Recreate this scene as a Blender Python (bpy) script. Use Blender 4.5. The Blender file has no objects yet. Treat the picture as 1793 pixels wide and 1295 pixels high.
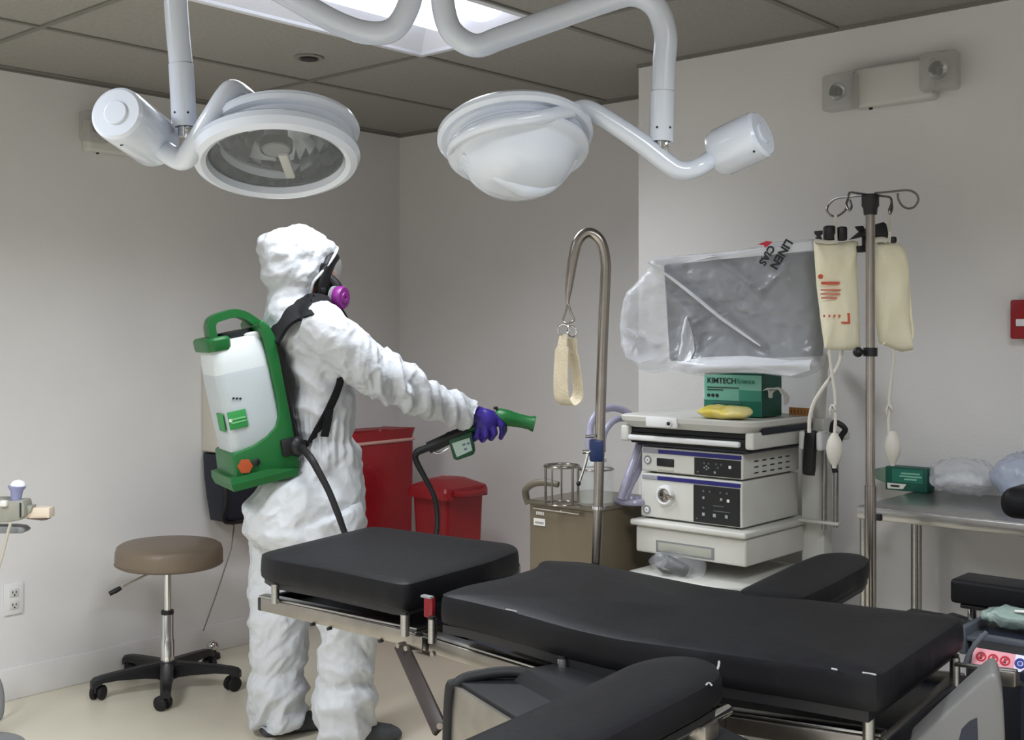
import bpy, bmesh, math, random
from mathutils import Vector as V, Matrix, noise
from mathutils.bvhtree import BVHTree
random.seed(7)
S = bpy.context.scene
COL = S.collection
# ---------------------------------------------------------------- measured frame (metres)
F, CX, HY, H = 2040.0, 896.5, 582.0, 1.43          # focal length in px of the 1793 px frame, principal point, eye height


def P(px, py, D):
    return V(((px - CX) * D / F, D, H - (py - HY) * D / F))


def PZ(px, py, z):
    return P(px, py, (H - z) * F / (py - HY))


U = V((.7475, -.6643, 0)).normalized()             # along the back wall
W = V((.6643, .7475, 0)).normalized()              # along the left wall, away from the viewer
Z = V((0, 0, 1))
C0 = V((-.586, 6.08, 0))
CEIL = 2.455
ROOM = (U, W, Z)
ID = (V((1, 0, 0)), V((0, 1, 0)), Z)


def R(u, v, z=0.0):
    return C0 + U * u + W * v + Z * z


def on_plane(px, py, pt, n):
    o = V((0, 0, H))
    d = P(px, py, 1.0) - o
    return o + d * ((pt - o).dot(n) / d.dot(n))


def PV(px, py, v):
    return on_plane(px, py, R(0, v), W)


def PU(px, py, u):
    return on_plane(px, py, R(u, 0), U)


# ---------------------------------------------------------------- materials
def lin(c):
    return tuple((x / 255 / 12.92) if x / 255 <= .04045 else ((x / 255 + .055) / 1.055) ** 2.4 for x in c)


MATS = {}


def mat(name, rgb, rough=.5, metal=0., var=.0, vscale=8., bump=0., bscale=40., alpha=1., trans=0., emit=0., coat=0.,
        ior=1.45, spec=.5, sub=0., aniso=None, rgb2=None, detail=4., sheen=0.):
    if name in MATS:
        return MATS[name]
    m = bpy.data.materials.new(name)
    m.use_nodes = True
    nt = m.node_tree
    b = nt.nodes['Principled BSDF']
    c = lin(rgb)
    b.inputs['Base Color'].default_value = (*c, 1)
    b.inputs['Roughness'].default_value = rough
    b.inputs['Metallic'].default_value = metal
    b.inputs['IOR'].default_value = ior
    b.inputs['Alpha'].default_value = alpha
    b.inputs['Specular IOR Level'].default_value = spec
    b.inputs['Transmission Weight'].default_value = trans
    b.inputs['Coat Weight'].default_value = coat
    b.inputs['Coat Roughness'].default_value = .15
    if sub:
        b.inputs['Subsurface Weight'].default_value = sub
        b.inputs['Subsurface Radius'].default_value = (.02, .02, .02)
    if emit:
        b.inputs['Emission Color'].default_value = (*c, 1)
        b.inputs['Emission Strength'].default_value = emit
    tc = None
    if var or bump or rgb2:
        tc = nt.nodes.new('ShaderNodeTexCoord')
        mp = nt.nodes.new('ShaderNodeMapping')
        if aniso:
            mp.inputs['Scale'].default_value = aniso
        nt.links.new(tc.outputs['Object'], mp.inputs['Vector'])
    if var or rgb2:
        n = nt.nodes.new('ShaderNodeTexNoise')
        n.inputs['Scale'].default_value = vscale
        n.inputs['Detail'].default_value = detail
        r = nt.nodes.new('ShaderNodeValToRGB')
        c2 = lin(rgb2) if rgb2 else tuple(min(1, x * (1 + var)) for x in c)
        c1 = c if rgb2 else tuple(x * (1 - var) for x in c)
        r.color_ramp.elements[0].position = .35
        r.color_ramp.elements[1].position = .65
        r.color_ramp.elements[0].color = (*c1, 1)
        r.color_ramp.elements[1].color = (*c2, 1)
        nt.links.new(mp.outputs['Vector'], n.inputs['Vector'])
        nt.links.new(n.outputs['Fac'], r.inputs['Fac'])
        nt.links.new(r.outputs['Color'], b.inputs['Base Color'])
    if bump:
        n2 = nt.nodes.new('ShaderNodeTexNoise')
        n2.inputs['Scale'].default_value = bscale
        n2.inputs['Detail'].default_value = 5
        bp = nt.nodes.new('ShaderNodeBump')
        bp.inputs['Strength'].default_value = bump
        bp.inputs['Distance'].default_value = .01
        nt.links.new(mp.outputs['Vector'], n2.inputs['Vector'])
        nt.links.new(n2.outputs['Fac'], bp.inputs['Height'])
        nt.links.new(bp.outputs['Normal'], b.inputs['Normal'])
    MATS[name] = m
    return m


M_WALL = mat('wall paint', (222, 220, 219), .7, var=.02, vscale=2.5, bump=.08, bscale=120)
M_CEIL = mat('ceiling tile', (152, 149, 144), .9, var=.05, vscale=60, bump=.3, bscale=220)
M_GRID = mat('ceiling grid', (120, 118, 112), .6)
M_FLOOR = mat('vinyl floor', (214, 207, 188), .32, var=.035, vscale=2.2, bump=.02, bscale=14)
M_BASE = mat('baseboard vinyl', (224, 222, 220), .5, var=.03, vscale=6)
M_LAMP = mat('lamp enamel', (216, 223, 236), .18, coat=.5)
M_WHITE = mat('white plastic', (222, 222, 222), .35, var=.015, vscale=10)
M_OFF = mat('off white plastic', (205, 204, 198), .45, var=.03, vscale=8)
M_GREYP = mat('grey plastic', (128, 130, 132), .45, var=.04, vscale=10)
M_STEEL = mat('brushed steel', (168, 167, 166), .3, 1., var=.08, vscale=30, aniso=(1, 1, 12))
M_STEELD = mat('dull steel rail', (152, 147, 141), .38, 1., var=.1, vscale=14)
M_CHROME = mat('chrome', (212, 212, 212), .12, 1.)
M_POLE = mat('satin steel tube', (158, 152, 146), .25, 1., var=.06, vscale=20)
M_BLACK = mat('black plastic', (22, 22, 25), .45, var=.1, vscale=20)
M_RUBBER = mat('black rubber', (18, 18, 21), .6)
M_STRAP = mat('black webbing', (14, 14, 18), .85, bump=.4, bscale=300)
M_VINYL = mat('black vinyl pad', (20, 20, 23), .48, spec=.2, var=.25, vscale=3.5, bump=.1, bscale=35, detail=8)
M_VINSCUFF = mat('worn vinyl edge', (150, 150, 152), .7, var=.2, vscale=200)
M_RED = mat('red bin plastic', (146, 23, 31), .38, var=.08, vscale=5)
M_REDBAG = mat('red bag film', (150, 26, 34), .3, var=.15, vscale=4, bump=.5, bscale=12)
M_BAND = mat('pale band', (205, 160, 150), .5)
M_GREEN = mat('green plastic', (24, 98, 46), .38, var=.05, vscale=10)
M_GREENL = mat('green label', (52, 142, 74), .5)
M_TANK = mat('translucent tank', (212, 218, 220), .3, var=.03, vscale=5, sub=.5, bump=.03, bscale=8)
M_TANKLIQ = mat('tank liquid level', (186, 194, 198), .3, var=.02, vscale=5, sub=.4)
M_ORANGE = mat('orange plastic', (168, 76, 40), .45)
M_SUIT = mat('white coverall fabric', (198, 201, 206), .58, bump=.6, bscale=24, var=.012, vscale=9)
M_GLOVE = mat('purple nitrile', (50, 34, 128), .42, var=.1, vscale=30, bump=.15, bscale=70)
M_SKIN = mat('skin', (196, 150, 126), .55, var=.05, vscale=30, sub=.1)
M_SHOE = mat('grey shoe', (74, 76, 80), .7, var=.1, vscale=30)
M_PURPLE = mat('purple filter', (122, 32, 120), .4, var=.06, vscale=20)
M_VISOR = mat('clear visor', (235, 240, 242), .05, alpha=.16)
M_GLASS = mat('clear glass', (220, 228, 228), .05, alpha=.12)
M_LENS = mat('lamp glass', (200, 205, 210), .03, alpha=.12)
M_SHEEN = mat('painted sheen film', (240, 243, 250), .2, alpha=.62, bump=.5, bscale=20, spec=.8)  # whiter film, carries the bag's bright sheen in its colour
M_FILM = mat('plastic film', (236, 240, 248), .16, alpha=.34, bump=.5, bscale=14, spec=.8)
M_FILMC = mat('clear film', (235, 240, 244), .1, alpha=.13, bump=.9, bscale=45, spec=1.)
M_SCREEN = mat('monitor screen', (34, 36, 42), .25)
M_TAUPE = mat('taupe vinyl', (122, 108, 92), .42, var=.04, vscale=8, bump=.05, bscale=90)
M_BEIGE = mat('beige enamel', (106, 95, 78), .4, var=.04, vscale=5)
M_BEIGED = mat('beige handle plastic', (104, 97, 84), .5)
M_HOSE = mat('clear lilac hose', (168, 166, 190), .2, alpha=.75)
M_NAVY = mat('navy plastic', (26, 30, 44), .45, var=.08, vscale=8)
M_NAVYL = mat('blue grey plastic', (76, 80, 88), .5, var=.05, vscale=8)
M_BLUE = mat('blue stripe', (36, 34, 112), .35)
M_BLUEC = mat('blue clamp', (28, 46, 92), .4)
M_TEAL = mat('teal carton', (22, 112, 92), .5, var=.04, vscale=6)
M_TEALL = mat('pale teal print', (108, 178, 156), .5, rgb2=(140, 192, 174), vscale=5)
M_TEALD = mat('dark teal carton', (10, 82, 68), .5)
M_INK = mat('dark print', (28, 40, 40), .6)
M_YELLOW = mat('yellow packet', (252, 226, 80), .42, rgb2=(253, 240, 170), vscale=18, bump=.4, bscale=30)
M_CREAM = mat('cream cuff fabric', (236, 229, 198), .6, rgb2=(242, 237, 216), vscale=6, bump=.6, bscale=22)
M_SLING = mat('cream webbing', (224, 212, 186), .6, var=.05, vscale=40, bump=.3, bscale=160)
M_REDINK = mat('red print', (206, 92, 66), .6)
M_TUBE = mat('white tubing', (214, 210, 200), .45)
M_PAPER = mat('white paper label', (226, 224, 220), .7, var=.03, vscale=40)
M_PINK = mat('pink label', (216, 150, 160), .6)
M_REDMK = mat('red sign print', (190, 40, 56), .6)
M_BLUEMK = mat('blue sign print', (50, 60, 140), .6)
M_LITE = mat('lamp lens emission', (240, 244, 255), .5, emit=1.9)
M_REFLW = mat('white reflector', (226, 228, 236), .45)
M_MIRROR = mat('faceted mirror', (104, 108, 114), .08, 1., var=.45, vscale=22)
M_ELENS = mat('clear ribbed lens', (190, 190, 186), .08, alpha=.4, bump=.8, bscale=60)
M_WOOD = mat('orange brown card', (196, 140, 84), .6)


# ---------------------------------------------------------------- mesh builder
def catmull(pts, n):
    if n <= 1 or len(pts) < 3:
        return [V(p) for p in pts]
    out = []
    for i in range(len(pts) - 1):
        p0 = pts[max(i - 1, 0)]; p1 = pts[i]; p2 = pts[i + 1]; p3 = pts[min(i + 2, len(pts) - 1)]
        for k in range(n):
            t = k / n
            out.append(.5 * ((2 * p1) + (p2 - p0) * t + (2 * p0 - 5 * p1 + 4 * p2 - p3) * t * t + (3 * p1 - p0 - 3 * p2 + p3) * t ** 3))
    out.append(V(pts[-1]))
    return out


def basis(d):
    d = d.normalized()
    a = V((0, 0, 1)) if abs(d.z) < .9 else V((1, 0, 0))
    x = d.cross(a).normalized()
    return x, d.cross(x).normalized(), d


class MB:
    def __init__(s):
        s.bm = bmesh.new()

    def _v(s, p):
        return s.bm.verts.new(p)

    def box(s, c, size, ax=ID, bevel=0., seg=2):
        c = V(c)
        x, y, z = ax[0] * (size[0] / 2), ax[1] * (size[1] / 2), ax[2] * (size[2] / 2)
        vs = [s._v(c + x * i + y * j + z * k) for i in (-1, 1) for j in (-1, 1) for k in (-1, 1)]
        fs = [s.bm.faces.new([vs[i] for i in q]) for q in ((0, 1, 3, 2), (4, 6, 7, 5), (0, 4, 5, 1), (2, 3, 7, 6), (0, 2, 6, 4), (1, 5, 7, 3))]
        bmesh.ops.recalc_face_normals(s.bm, faces=fs)
        if bevel > 0:
            es = list({e for f in fs for e in f.edges})
            bmesh.ops.bevel(s.bm, geom=es, offset=bevel, segments=seg, affect='EDGES', profile=.5, clamp_overlap=True)
        return s

    def rbox(s, u0, u1, v0, v1, z0, z1, bevel=0., seg=2):
        return s.box(R((u0 + u1) / 2, (v0 + v1) / 2, (z0 + z1) / 2), (u1 - u0, v1 - v0, z1 - z0), ROOM, bevel, seg)

    def prism(s, pts, vec, bevel=0., seg=2):
        vec = V(vec)
        a = [s._v(p) for p in pts]
        b = [s._v(V(p) + vec) for p in pts]
        n = len(a)
        fs = [s.bm.faces.new(a), s.bm.faces.new(b[::-1])]
        for i in range(n):
            fs.append(s.bm.faces.new((a[i], b[i], b[(i + 1) % n], a[(i + 1) % n])))
        bmesh.ops.recalc_face_normals(s.bm, faces=fs)
        if bevel > 0:
            es = list({e for f in fs for e in f.edges})
            bmesh.ops.bevel(s.bm, geom=es, offset=bevel, segments=seg, affect='EDGES', profile=.5, clamp_overlap=True)
        return s

    def loft(s, rings, cap=True, closed=False):
        rs = [[s._v(p) for p in r] for r in rings]
        n = len(rs[0])
        m = len(rs)
        for i in range(m if closed else m - 1):
            a, b = rs[i], rs[(i + 1) % m]
            for j in range(n):
                s.bm.faces.new((a[j], a[(j + 1) % n], b[(j + 1) % n], b[j]))
        if cap and not closed:
            s.bm.faces.new(rs[0][::-1])
            s.bm.faces.new(rs[-1])
        return s

    def cyl(s, a, b, r, r2=None, seg=24):
        a, b = V(a), V(b)
        r2 = r if r2 is None else r2
        x, y, d = basis(b - a)
        rings = []
        for p, q in ((a, r), (b, r2)):
            rings.append([p + (x * math.cos(t) + y * math.sin(t)) * q for t in [2 * math.pi * k / seg for k in range(seg)]])
        return s.loft(rings)

    def tube(s, pts, r, seg=12, n=6, closed=False, cap=True):
        pts = [V(p) for p in pts]
        m0 = len(pts)
        if closed:
            path = catmull([pts[-1]] + pts + pts[:2], n)
            path = path[n:len(path) - 1 - n] if n > 1 else pts
        else:
            path = catmull(pts, n)
        m = len(path)
        if isinstance(r, (list, tuple)):
            rr = []
            for i in range(m):
                t = i / (m - 1) * (m0 - 1)
                k = min(int(t), m0 - 2)
                rr.append(r[k] + (r[k + 1] - r[k]) * (t - k))
        else:
            rr = [r] * m
        rings = []
        x = None
        for i in range(m):
            if closed:
                d = (path[(i + 1) % m] - path[i - 1]).normalized()
            else:
                d = (path[min(i + 1, m - 1)] - path[max(i - 1, 0)]).normalized()
            if x is None:
                x = basis(d)[0]
            else:
                x = (x - d * x.dot(d)).normalized()
            y = d.cross(x)
            rings.append([path[i] + (x * math.cos(t) + y * math.sin(t)) * rr[i] for t in [2 * math.pi * k / seg for k in range(seg)]])
        return s.loft(rings, cap, closed)

    def ribbon(s, pts, sides, w, t, n=6):
        """flat strap: sides = width direction per point"""
        path = catmull([V(p) for p in pts], n)
        sd = catmull([V(p) for p in sides], n)
        rings = []
        m = len(path)
        for i in range(m):
            d = (path[min(i + 1, m - 1)] - path[max(i - 1, 0)]).normalized()
            x = (sd[i] - d * sd[i].dot(d)).normalized()
            y = d.cross(x)
            ww = w if not callable(w) else w(i / (m - 1))
            rings.append([path[i] + x * ww / 2 * a + y * t / 2 * b for a, b in ((-1, -1), (-.33, -1.15), (.33, -1.15), (1, -1), (1, 1), (.33, 1.15), (-.33, 1.15), (-1, 1))])
        return s.loft(rings)

    def lathe(s, prof, o, axis, seg=48, x0=None):
        """prof = [(radius, distance along axis)]"""
        o = V(o)
        x, y, d = basis(V(axis))
        if x0 is not None:
            x = (V(x0) - d * V(x0).dot(d)).normalized()
            y = d.cross(x)
        rings = []
        for r, t in prof:
            if r < 1e-6:
                rings.append(s._v(o + d * t))
            else:
                rings.append([s._v(o + d * t + (x * math.cos(a) + y * math.sin(a)) * r) for a in [2 * math.pi * k / seg for k in range(seg)]])
        for a, b in zip(rings, rings[1:]):
            la, lb = isinstance(a, list), isinstance(b, list)
            for j in range(seg):
                k = (j + 1) % seg
                if la and lb:
                    s.bm.faces.new((a[j], a[k], b[k], b[j]))
                elif la:
                    s.bm.faces.new((a[j], a[k], b))
                elif lb:
                    s.bm.faces.new((a, b[k], b[j]))
        return s

    def ell(s, c, rad, ax=ID, seg=24, rings=14, p=1.):
        c = V(c)
        prof = []
        for i in range(rings + 1):
            a = -math.pi / 2 + math.pi * i / rings
            prof.append((math.cos(a), math.sin(a)))
        rs = []
        for r, t in prof:
            if r < 1e-6:
                rs.append(s._v(c + ax[2] * rad[2] * t))
            else:
                row = []
                for k in range(seg):
                    a = 2 * math.pi * k / seg
                    ca, sa = math.cos(a), math.sin(a)
                    ca = math.copysign(abs(ca) ** p, ca); sa = math.copysign(abs(sa) ** p, sa)
                    row.append(s._v(c + ax[0] * rad[0] * r * ca + ax[1] * rad[1] * r * sa + ax[2] * rad[2] * t))
                rs.append(row)
        for a, b in zip(rs, rs[1:]):
            la, lb = isinstance(a, list), isinstance(b, list)
            for j in range(seg):
                k = (j + 1) % seg
                if la and lb:
                    s.bm.faces.new((a[j], a[k], b[k], b[j]))
                elif la:
                    s.bm.faces.new((a[j], a[k], b))
                else:
                    s.bm.faces.new((a, b[k], b[j]))
        return s

    def torus(s, c, axis, r, t, seg=32, sub=10):
        x, y, d = basis(V(axis))
        pts = [V(c) + (x * math.cos(2 * math.pi * k / seg) + y * math.sin(2 * math.pi * k / seg)) * r for k in range(seg)]
        return s.tube(pts, t, sub, 1, closed=True)

    def quad(s, a, b, c, d):
        s.bm.faces.new([s._v(p) for p in (a, b, c, d)])
        return s


def root_of(o):
    while o.parent:
        o = o.parent
    return o


def setp(o, label=None, cat=None, group=None, kind=None):
    if label: o['label'] = label
    if cat: o['category'] = cat
    if group: o['group'] = group
    if kind: o['kind'] = kind
    return o


def thing(name, label, cat, loc, group=None):
    o = bpy.data.objects.new(name, None)
    o.empty_display_size = .05
    COL.objects.link(o)
    o.location = loc
    return setp(o, label, cat, group)


def finish(me, sharp):
    bm = bmesh.new()
    bm.from_mesh(me)
    for f in bm.faces:
        f.smooth = True
    if sharp is not None:
        lim = math.radians(sharp)
        for e in bm.edges:
            if len(e.link_faces) == 2 and e.calc_face_angle(0) > lim:
                e.smooth = False
    bm.to_mesh(me)
    bm.free()


def mesh_obj(name, me, m, parent=None, sharp=35):
    """me is in world coordinates; the object gets its origin at the thing's base"""
    finish(me, sharp)
    me.materials.clear()
    me.materials.append(m)
    o = bpy.data.objects.new(name, me)
    COL.objects.link(o)
    if parent is None:
        n = len(me.vertices)
        xs = [v.co for v in me.vertices]
        base = V((sum(c.x for c in xs) / n, sum(c.y for c in xs) / n, min(c.z for c in xs)))
        me.transform(Matrix.Translation(-base))
        o.location = base
    else:
        me.transform(Matrix.Translation(-V(root_of(parent).location)))
        o.parent = parent
    return o


def obj(name, mb, m, parent=None, sharp=35, recalc=True):
    if recalc:
        bmesh.ops.recalc_face_normals(mb.bm, faces=mb.bm.faces[:])
    me = bpy.data.meshes.new(name)
    mb.bm.to_mesh(me)
    mb.bm.free()
    return mesh_obj(name, me, m, parent, sharp)


def struct(name, mb, m, parent=None):
    o = obj(name, mb, m, parent)
    if parent is None:
        o['kind'] = 'structure'
    return o


def text(name, s, size, o, xd, yd, m, parent, align='CENTER', ext=.0004, bold=0.):
    cu = bpy.data.curves.new(name, 'FONT')
    cu.body = s
    cu.size = size
    cu.align_x = align
    cu.align_y = 'CENTER'
    cu.extrude = ext
    cu.offset = bold
    t = bpy.data.objects.new('tmp', cu)
    COL.objects.link(t)
    bpy.context.view_layer.update()
    me = bpy.data.meshes.new_from_object(t.evaluated_get(bpy.context.evaluated_depsgraph_get()))
    bpy.data.objects.remove(t)
    bpy.data.curves.remove(cu)
    xd = V(xd).normalized()
    yd = V(yd)
    yd = (yd - xd * yd.dot(xd)).normalized()
    zd = xd.cross(yd)
    me.transform(Matrix.Translation(V(o)) @ Matrix((xd, yd, zd)).transposed().to_4x4())
    me.name = name
    return mesh_obj(name, me, m, parent, 30)


def remesh(mb, voxel, smooth=4, fac=.5):
    me = bpy.data.meshes.new('tmp')
    bmesh.ops.recalc_face_normals(mb.bm, faces=mb.bm.faces[:])
    mb.bm.to_mesh(me)
    mb.bm.free()
    t = bpy.data.objects.new('tmp', me)
    COL.objects.link(t)
    m = t.modifiers.new('r', 'REMESH')
    m.mode = 'VOXEL'
    m.voxel_size = voxel
    if smooth:
        sm = t.modifiers.new('s', 'SMOOTH')
        sm.factor = fac
        sm.iterations = smooth
    bpy.context.view_layer.update()
    out = bpy.data.meshes.new_from_object(t.evaluated_get(bpy.context.evaluated_depsgraph_get()))
    bpy.data.objects.remove(t)
    bpy.data.meshes.remove(me)
    return out


def smoothstep(a, b, x):
    t = max(0., min(1., (x - a) / (b - a)))
    return t * t * (3 - 2 * t)
EXPOSURE = 0.0
LIGHT_W = [19, 52, 46, 30, 34]
LIGHT_C = [(.915, .957, 1)] * 5
LIGHT_SPREAD = [140, 152, 152, 140, 150]
# ================================================================ camera and light
cam = bpy.data.cameras.new('camera')
cam.sensor_width = 36
cam.lens = 36 * F / 1793
cam.shift_y = -(647.5 - HY) / 1793
cam.clip_start = .05
camo = bpy.data.objects.new('camera', cam)
COL.objects.link(camo)
camo.location = (0, 0, H)
camo.rotation_euler = (math.pi / 2, 0, 0)
S.camera = camo
S.view_settings.view_transform = 'Standard'
S.view_settings.look = 'None'
S.view_settings.exposure = EXPOSURE
S.view_settings.gamma = 1
w = bpy.data.worlds.new('world')
S.world = w
w.use_nodes = True
w.node_tree.nodes['Background'].inputs[0].default_value = (.5, .5, .52, 1)
w.node_tree.nodes['Background'].inputs[1].default_value = .0

# ================================================================ room shell
UM, VM = 6.4, -6.4
struct('floor', MB().rbox(-.1, UM + .1, VM - .1, .1, -.1, 0), M_FLOOR)
struct('wall_left', MB().rbox(-.1, 0, VM, .1, 0, CEIL), M_WALL)
struct('wall_back', MB().rbox(0, 1.866, 0, .1, 0, CEIL), M_WALL)
struct('wall_right', MB().rbox(1.866, UM, -.485, .1, 0, CEIL), M_WALL)
struct('wall_front', MB().rbox(-.1, UM + .1, VM - .1, VM, 0, CEIL), M_WALL)
struct('wall_side', MB().rbox(UM, UM + .1, VM, .1, 0, CEIL), M_WALL)
# suspended ceiling: one slab of tiles with openings for the light troffers, grid of T bars below it
us = [.70 + .662 * k for k in range(-1, 10)]
vs = [-1.155 - 1.128 * k for k in range(-1, 6)]
TROFF = [(1, 0), (1, 2), (5, 1), (5, 3), (3, 3)]       # cells (column, row) with a light; first is seen, rest added as fill


def cell(i, j):
    return us[i + 1], us[i + 2], vs[j + 2], vs[j + 1]


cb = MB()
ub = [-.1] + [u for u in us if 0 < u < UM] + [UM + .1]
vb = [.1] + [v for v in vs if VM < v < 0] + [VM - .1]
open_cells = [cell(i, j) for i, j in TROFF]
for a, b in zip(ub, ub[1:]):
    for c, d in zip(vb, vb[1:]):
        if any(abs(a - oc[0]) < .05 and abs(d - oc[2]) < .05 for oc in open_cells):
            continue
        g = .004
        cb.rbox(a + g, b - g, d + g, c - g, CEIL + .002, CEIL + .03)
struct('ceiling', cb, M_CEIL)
cb = MB()
for u in us:
    if 0 < u < UM:
        cb.rbox(u - .011, u + .011, VM, 0, CEIL - .004, CEIL + .003)
for v in vs:
    if VM < v < 0:
        cb.rbox(0, UM, v - .011, v + .011, CEIL - .0035, CEIL + .003)
struct('trim_1', cb, M_GRID)
cb = MB()
cb.rbox(0, .014, VM, 0, CEIL - .01, CEIL + .002)
cb.rbox(0, 1.866, -.014, 0, CEIL - .01, CEIL + .002)
cb.rbox(1.866, UM, -.499, -.485, CEIL - .01, CEIL + .002)
struct('trim_2', cb, M_GRID)
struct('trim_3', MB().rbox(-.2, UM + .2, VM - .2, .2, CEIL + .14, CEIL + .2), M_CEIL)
bb = MB()
bb.rbox(0, .012, VM, 0, 0, .125, .004)
struct('baseboard_left', bb, M_BASE)
struct('baseboard_back', MB().rbox(.012, 1.866, -.012, 0, 0, .1, .004), M_BASE)
struct('baseboard_right', MB().rbox(1.866, UM, -.497, -.485, 0, .1, .004), M_BASE)

# ---------------------------------------------------------------- light troffers
for n, (i, j) in enumerate(TROFF):
    u0, u1, v0, v1 = cell(i, j)
    um = (u0 + u1) / 2
    lab = ('white recessed ceiling light glowing above the surgical lamp arms' if n == 0 else
           'recessed ceiling light added out of view as fill')
    t = thing('ceiling_light', lab, 'ceiling light', R(um, (v0 + v1) / 2, CEIL - .01), None if n == 0 else 'added fill lights out of view')
    fr = MB()
    z0 = CEIL - .008
    for a, b, c, d in ((u0, u0 + .025, v0, v1), (u1 - .025, u1, v0, v1), (u0 + .025, u1 - .025, v0, v0 + .025), (u0 + .025, u1 - .025, v1 - .025, v1)):
        fr.rbox(a, b, c, d, z0, z0 + .014, .002)
    obj('frame', fr, M_REFLW, t)
    # sloping reflector sides running up to the lens
    top = CEIL + .11
    rf = MB()
    a0, a1, c0, c1 = u0 + .02, u1 - .02, v0 + .02, v1 - .02
    b0, b1 = um - .19, um + .19
    d0, d1 = v0 + .1, v1 - .1
    rf.quad(R(a0, c0, z0 + .006), R(a0, c1, z0 + .006), R(b0, d1, top), R(b0, d0, top))
    rf.quad(R(a1, c0, z0 + .006), R(b1, d0, top), R(b1, d1, top), R(a1, c1, z0 + .006))
    rf.quad(R(a0, c0, z0 + .006), R(b0, d0, top), R(b1, d0, top), R(a1, c0, z0 + .006))
    rf.quad(R(a0, c1, z0 + .006), R(a1, c1, z0 + .006), R(b1, d1, top), R(b0, d1, top))
    rf.rbox(a0, a1, c0, c1, top + .012, top + .02)
    obj('reflector', rf, M_REFLW, t, 10)
    ln = MB()
    for s_ in (-1, 1):                                # two glowing lens bars, lightly domed
        pts = []
        for k in range(9):
            a = math.pi * k / 8
            pts.append(R(um + s_ * .095 + .09 * math.cos(a), d0 + .005, top - .035 - .045 * math.sin(a)))
        ln.prism(pts, W * (d1 - d0 - .01))
    obj('lens', ln, M_LITE, t)
    la = bpy.data.lights.new('troffer_light', 'AREA')
    la.shape = 'RECTANGLE'
    la.size = u1 - u0 - .14
    la.size_y = v1 - v0 - .2
    la.energy = LIGHT_W[n]
    la.color = LIGHT_C[n]
    la.spread = math.radians(LIGHT_SPREAD[n])
    lo = bpy.data.objects.new('troffer_light', la)
    COL.objects.link(lo)
    lo.parent = t
    lo.location = (0, 0, -.012)
    lo.rotation_euler = (0, 0, math.atan2(U.y, U.x))

# ---------------------------------------------------------------- ceiling sprinkler plate
c = P(541, 100, 4.345)
t = thing('ceiling_sprinkler', 'small dark round sprinkler plate set in the grey ceiling tile', 'sprinkler', V((c.x, c.y, CEIL)))
c = V((c.x, c.y, CEIL))
obj('cup', MB().lathe([(0, -.002), (.032, -.002), (.036, -.004), (.05, -.006), (.054, -.004), (.055, 0)], c, Z), mat('sprinkler plate', (130, 126, 120), .5), t)
obj('deflector', MB().lathe([(0, -.010), (.03, -.010), (.034, -.007), (.01, -.005), (.008, -.002)], c, Z), M_BLACK, t)


# ---------------------------------------------------------------- emergency lights
def emergency(t, o, ax, side, w, h, heads):
    """o = centre on the wall, ax = along the wall, side = out of the wall"""
    axs = (ax, side, Z)
    obj('housing', MB().box(o + side * .03, (w, .06, h), axs, .012, 3), M_OFF, t)
    obj('test_button', MB().cyl(o + side * .03 - Z * (h / 2 - .002) - ax * w * .3, o + side * .03 - Z * (h / 2 + .006) - ax * w * .3, .006), M_BLACK, t)
    for (a, zz, tw) in heads:
        hc = o + ax * a + side * .075 + Z * zz
        sd = (side * math.cos(tw) + ax * math.sin(tw)).normalized()
        xx = sd.cross(Z).normalized()
        hx = (xx, sd, Z)
        hd = obj('lamp_head', MB().box(hc, (.115, .06, .12), hx, .012, 3), M_ELENS, t)
        obj('reflector_bowl', MB().lathe([(.03, .022), (.026, .008), (.014, -.008), (.005, -.012), (0, -.012)], hc, sd, 24), M_CHROME, hd)
        obj('bulb', MB().ell(hc + sd * .005, (.009, .009, .014)), M_INK, hd)


a, b = PV(1475, 165, -.485), PV(1640, 140, -.485)
o = (a + b) / 2 + U * .035
t = thing('emergency_light', 'twin head emergency light on the wall above the drip stand', 'emergency light', o)
emergency(t, o, U, -W, .27, .13, ((-.165, -.01, -.12), (.165, .01, .15)))
a = PU(196, 245, 0)
t = thing('emergency_light', 'emergency light on the left wall half hidden behind a lamp counterweight', 'emergency light', a)
emergency(t, a, W, U, .27, .13, ((-.12, .03, .2), (.17, .0, -.15)))

# ---------------------------------------------------------------- wall outlet
a, b = PU(8, 1023, 0), PU(38, 1072, 0)
o = (a + b) / 2
t = thing('wall_outlet', 'white double socket low on the left wall beside the stool', 'outlet', o)
obj('plate', MB().box(o + U * .004, (.008, .076, .122), ROOM, .003), M_WHITE, t)
for s_ in (-1, 1):
    q = o + U * .009 + Z * .024 * s_
    so = obj('socket', MB().box(q, (.004, .036, .03), ROOM, .004), M_OFF, t)
    for k in (-1, 1):
        obj('slot', MB().box(q + U * .0025 + W * .007 * k + Z * .003, (.002, .003, .009), ROOM), M_INK, so)
    obj('slot', MB().cyl(q + U * .0015 - Z * .008, q + U * .0035 - Z * .008, .003), M_INK, so)

# ---------------------------------------------------------------- red alarm box at the right edge
a = PV(1808, 559, -.485)
t = thing('alarm_box', 'red alarm box on the right wall at the picture edge', 'alarm', a)
obj('box', MB().box(a - W * .025, (.1, .05, .118), ROOM, .006), M_RED, t)
obj('pull_bar', MB().box(a - W * .054 - Z * .01, (.06, .012, .022), ROOM, .003), M_WHITE, t)
# ================================================================ surgical lamps on the ceiling
DL = 2.6


def L(px, py, dz=0.):
    return P(px, py, DL + dz)


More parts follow.
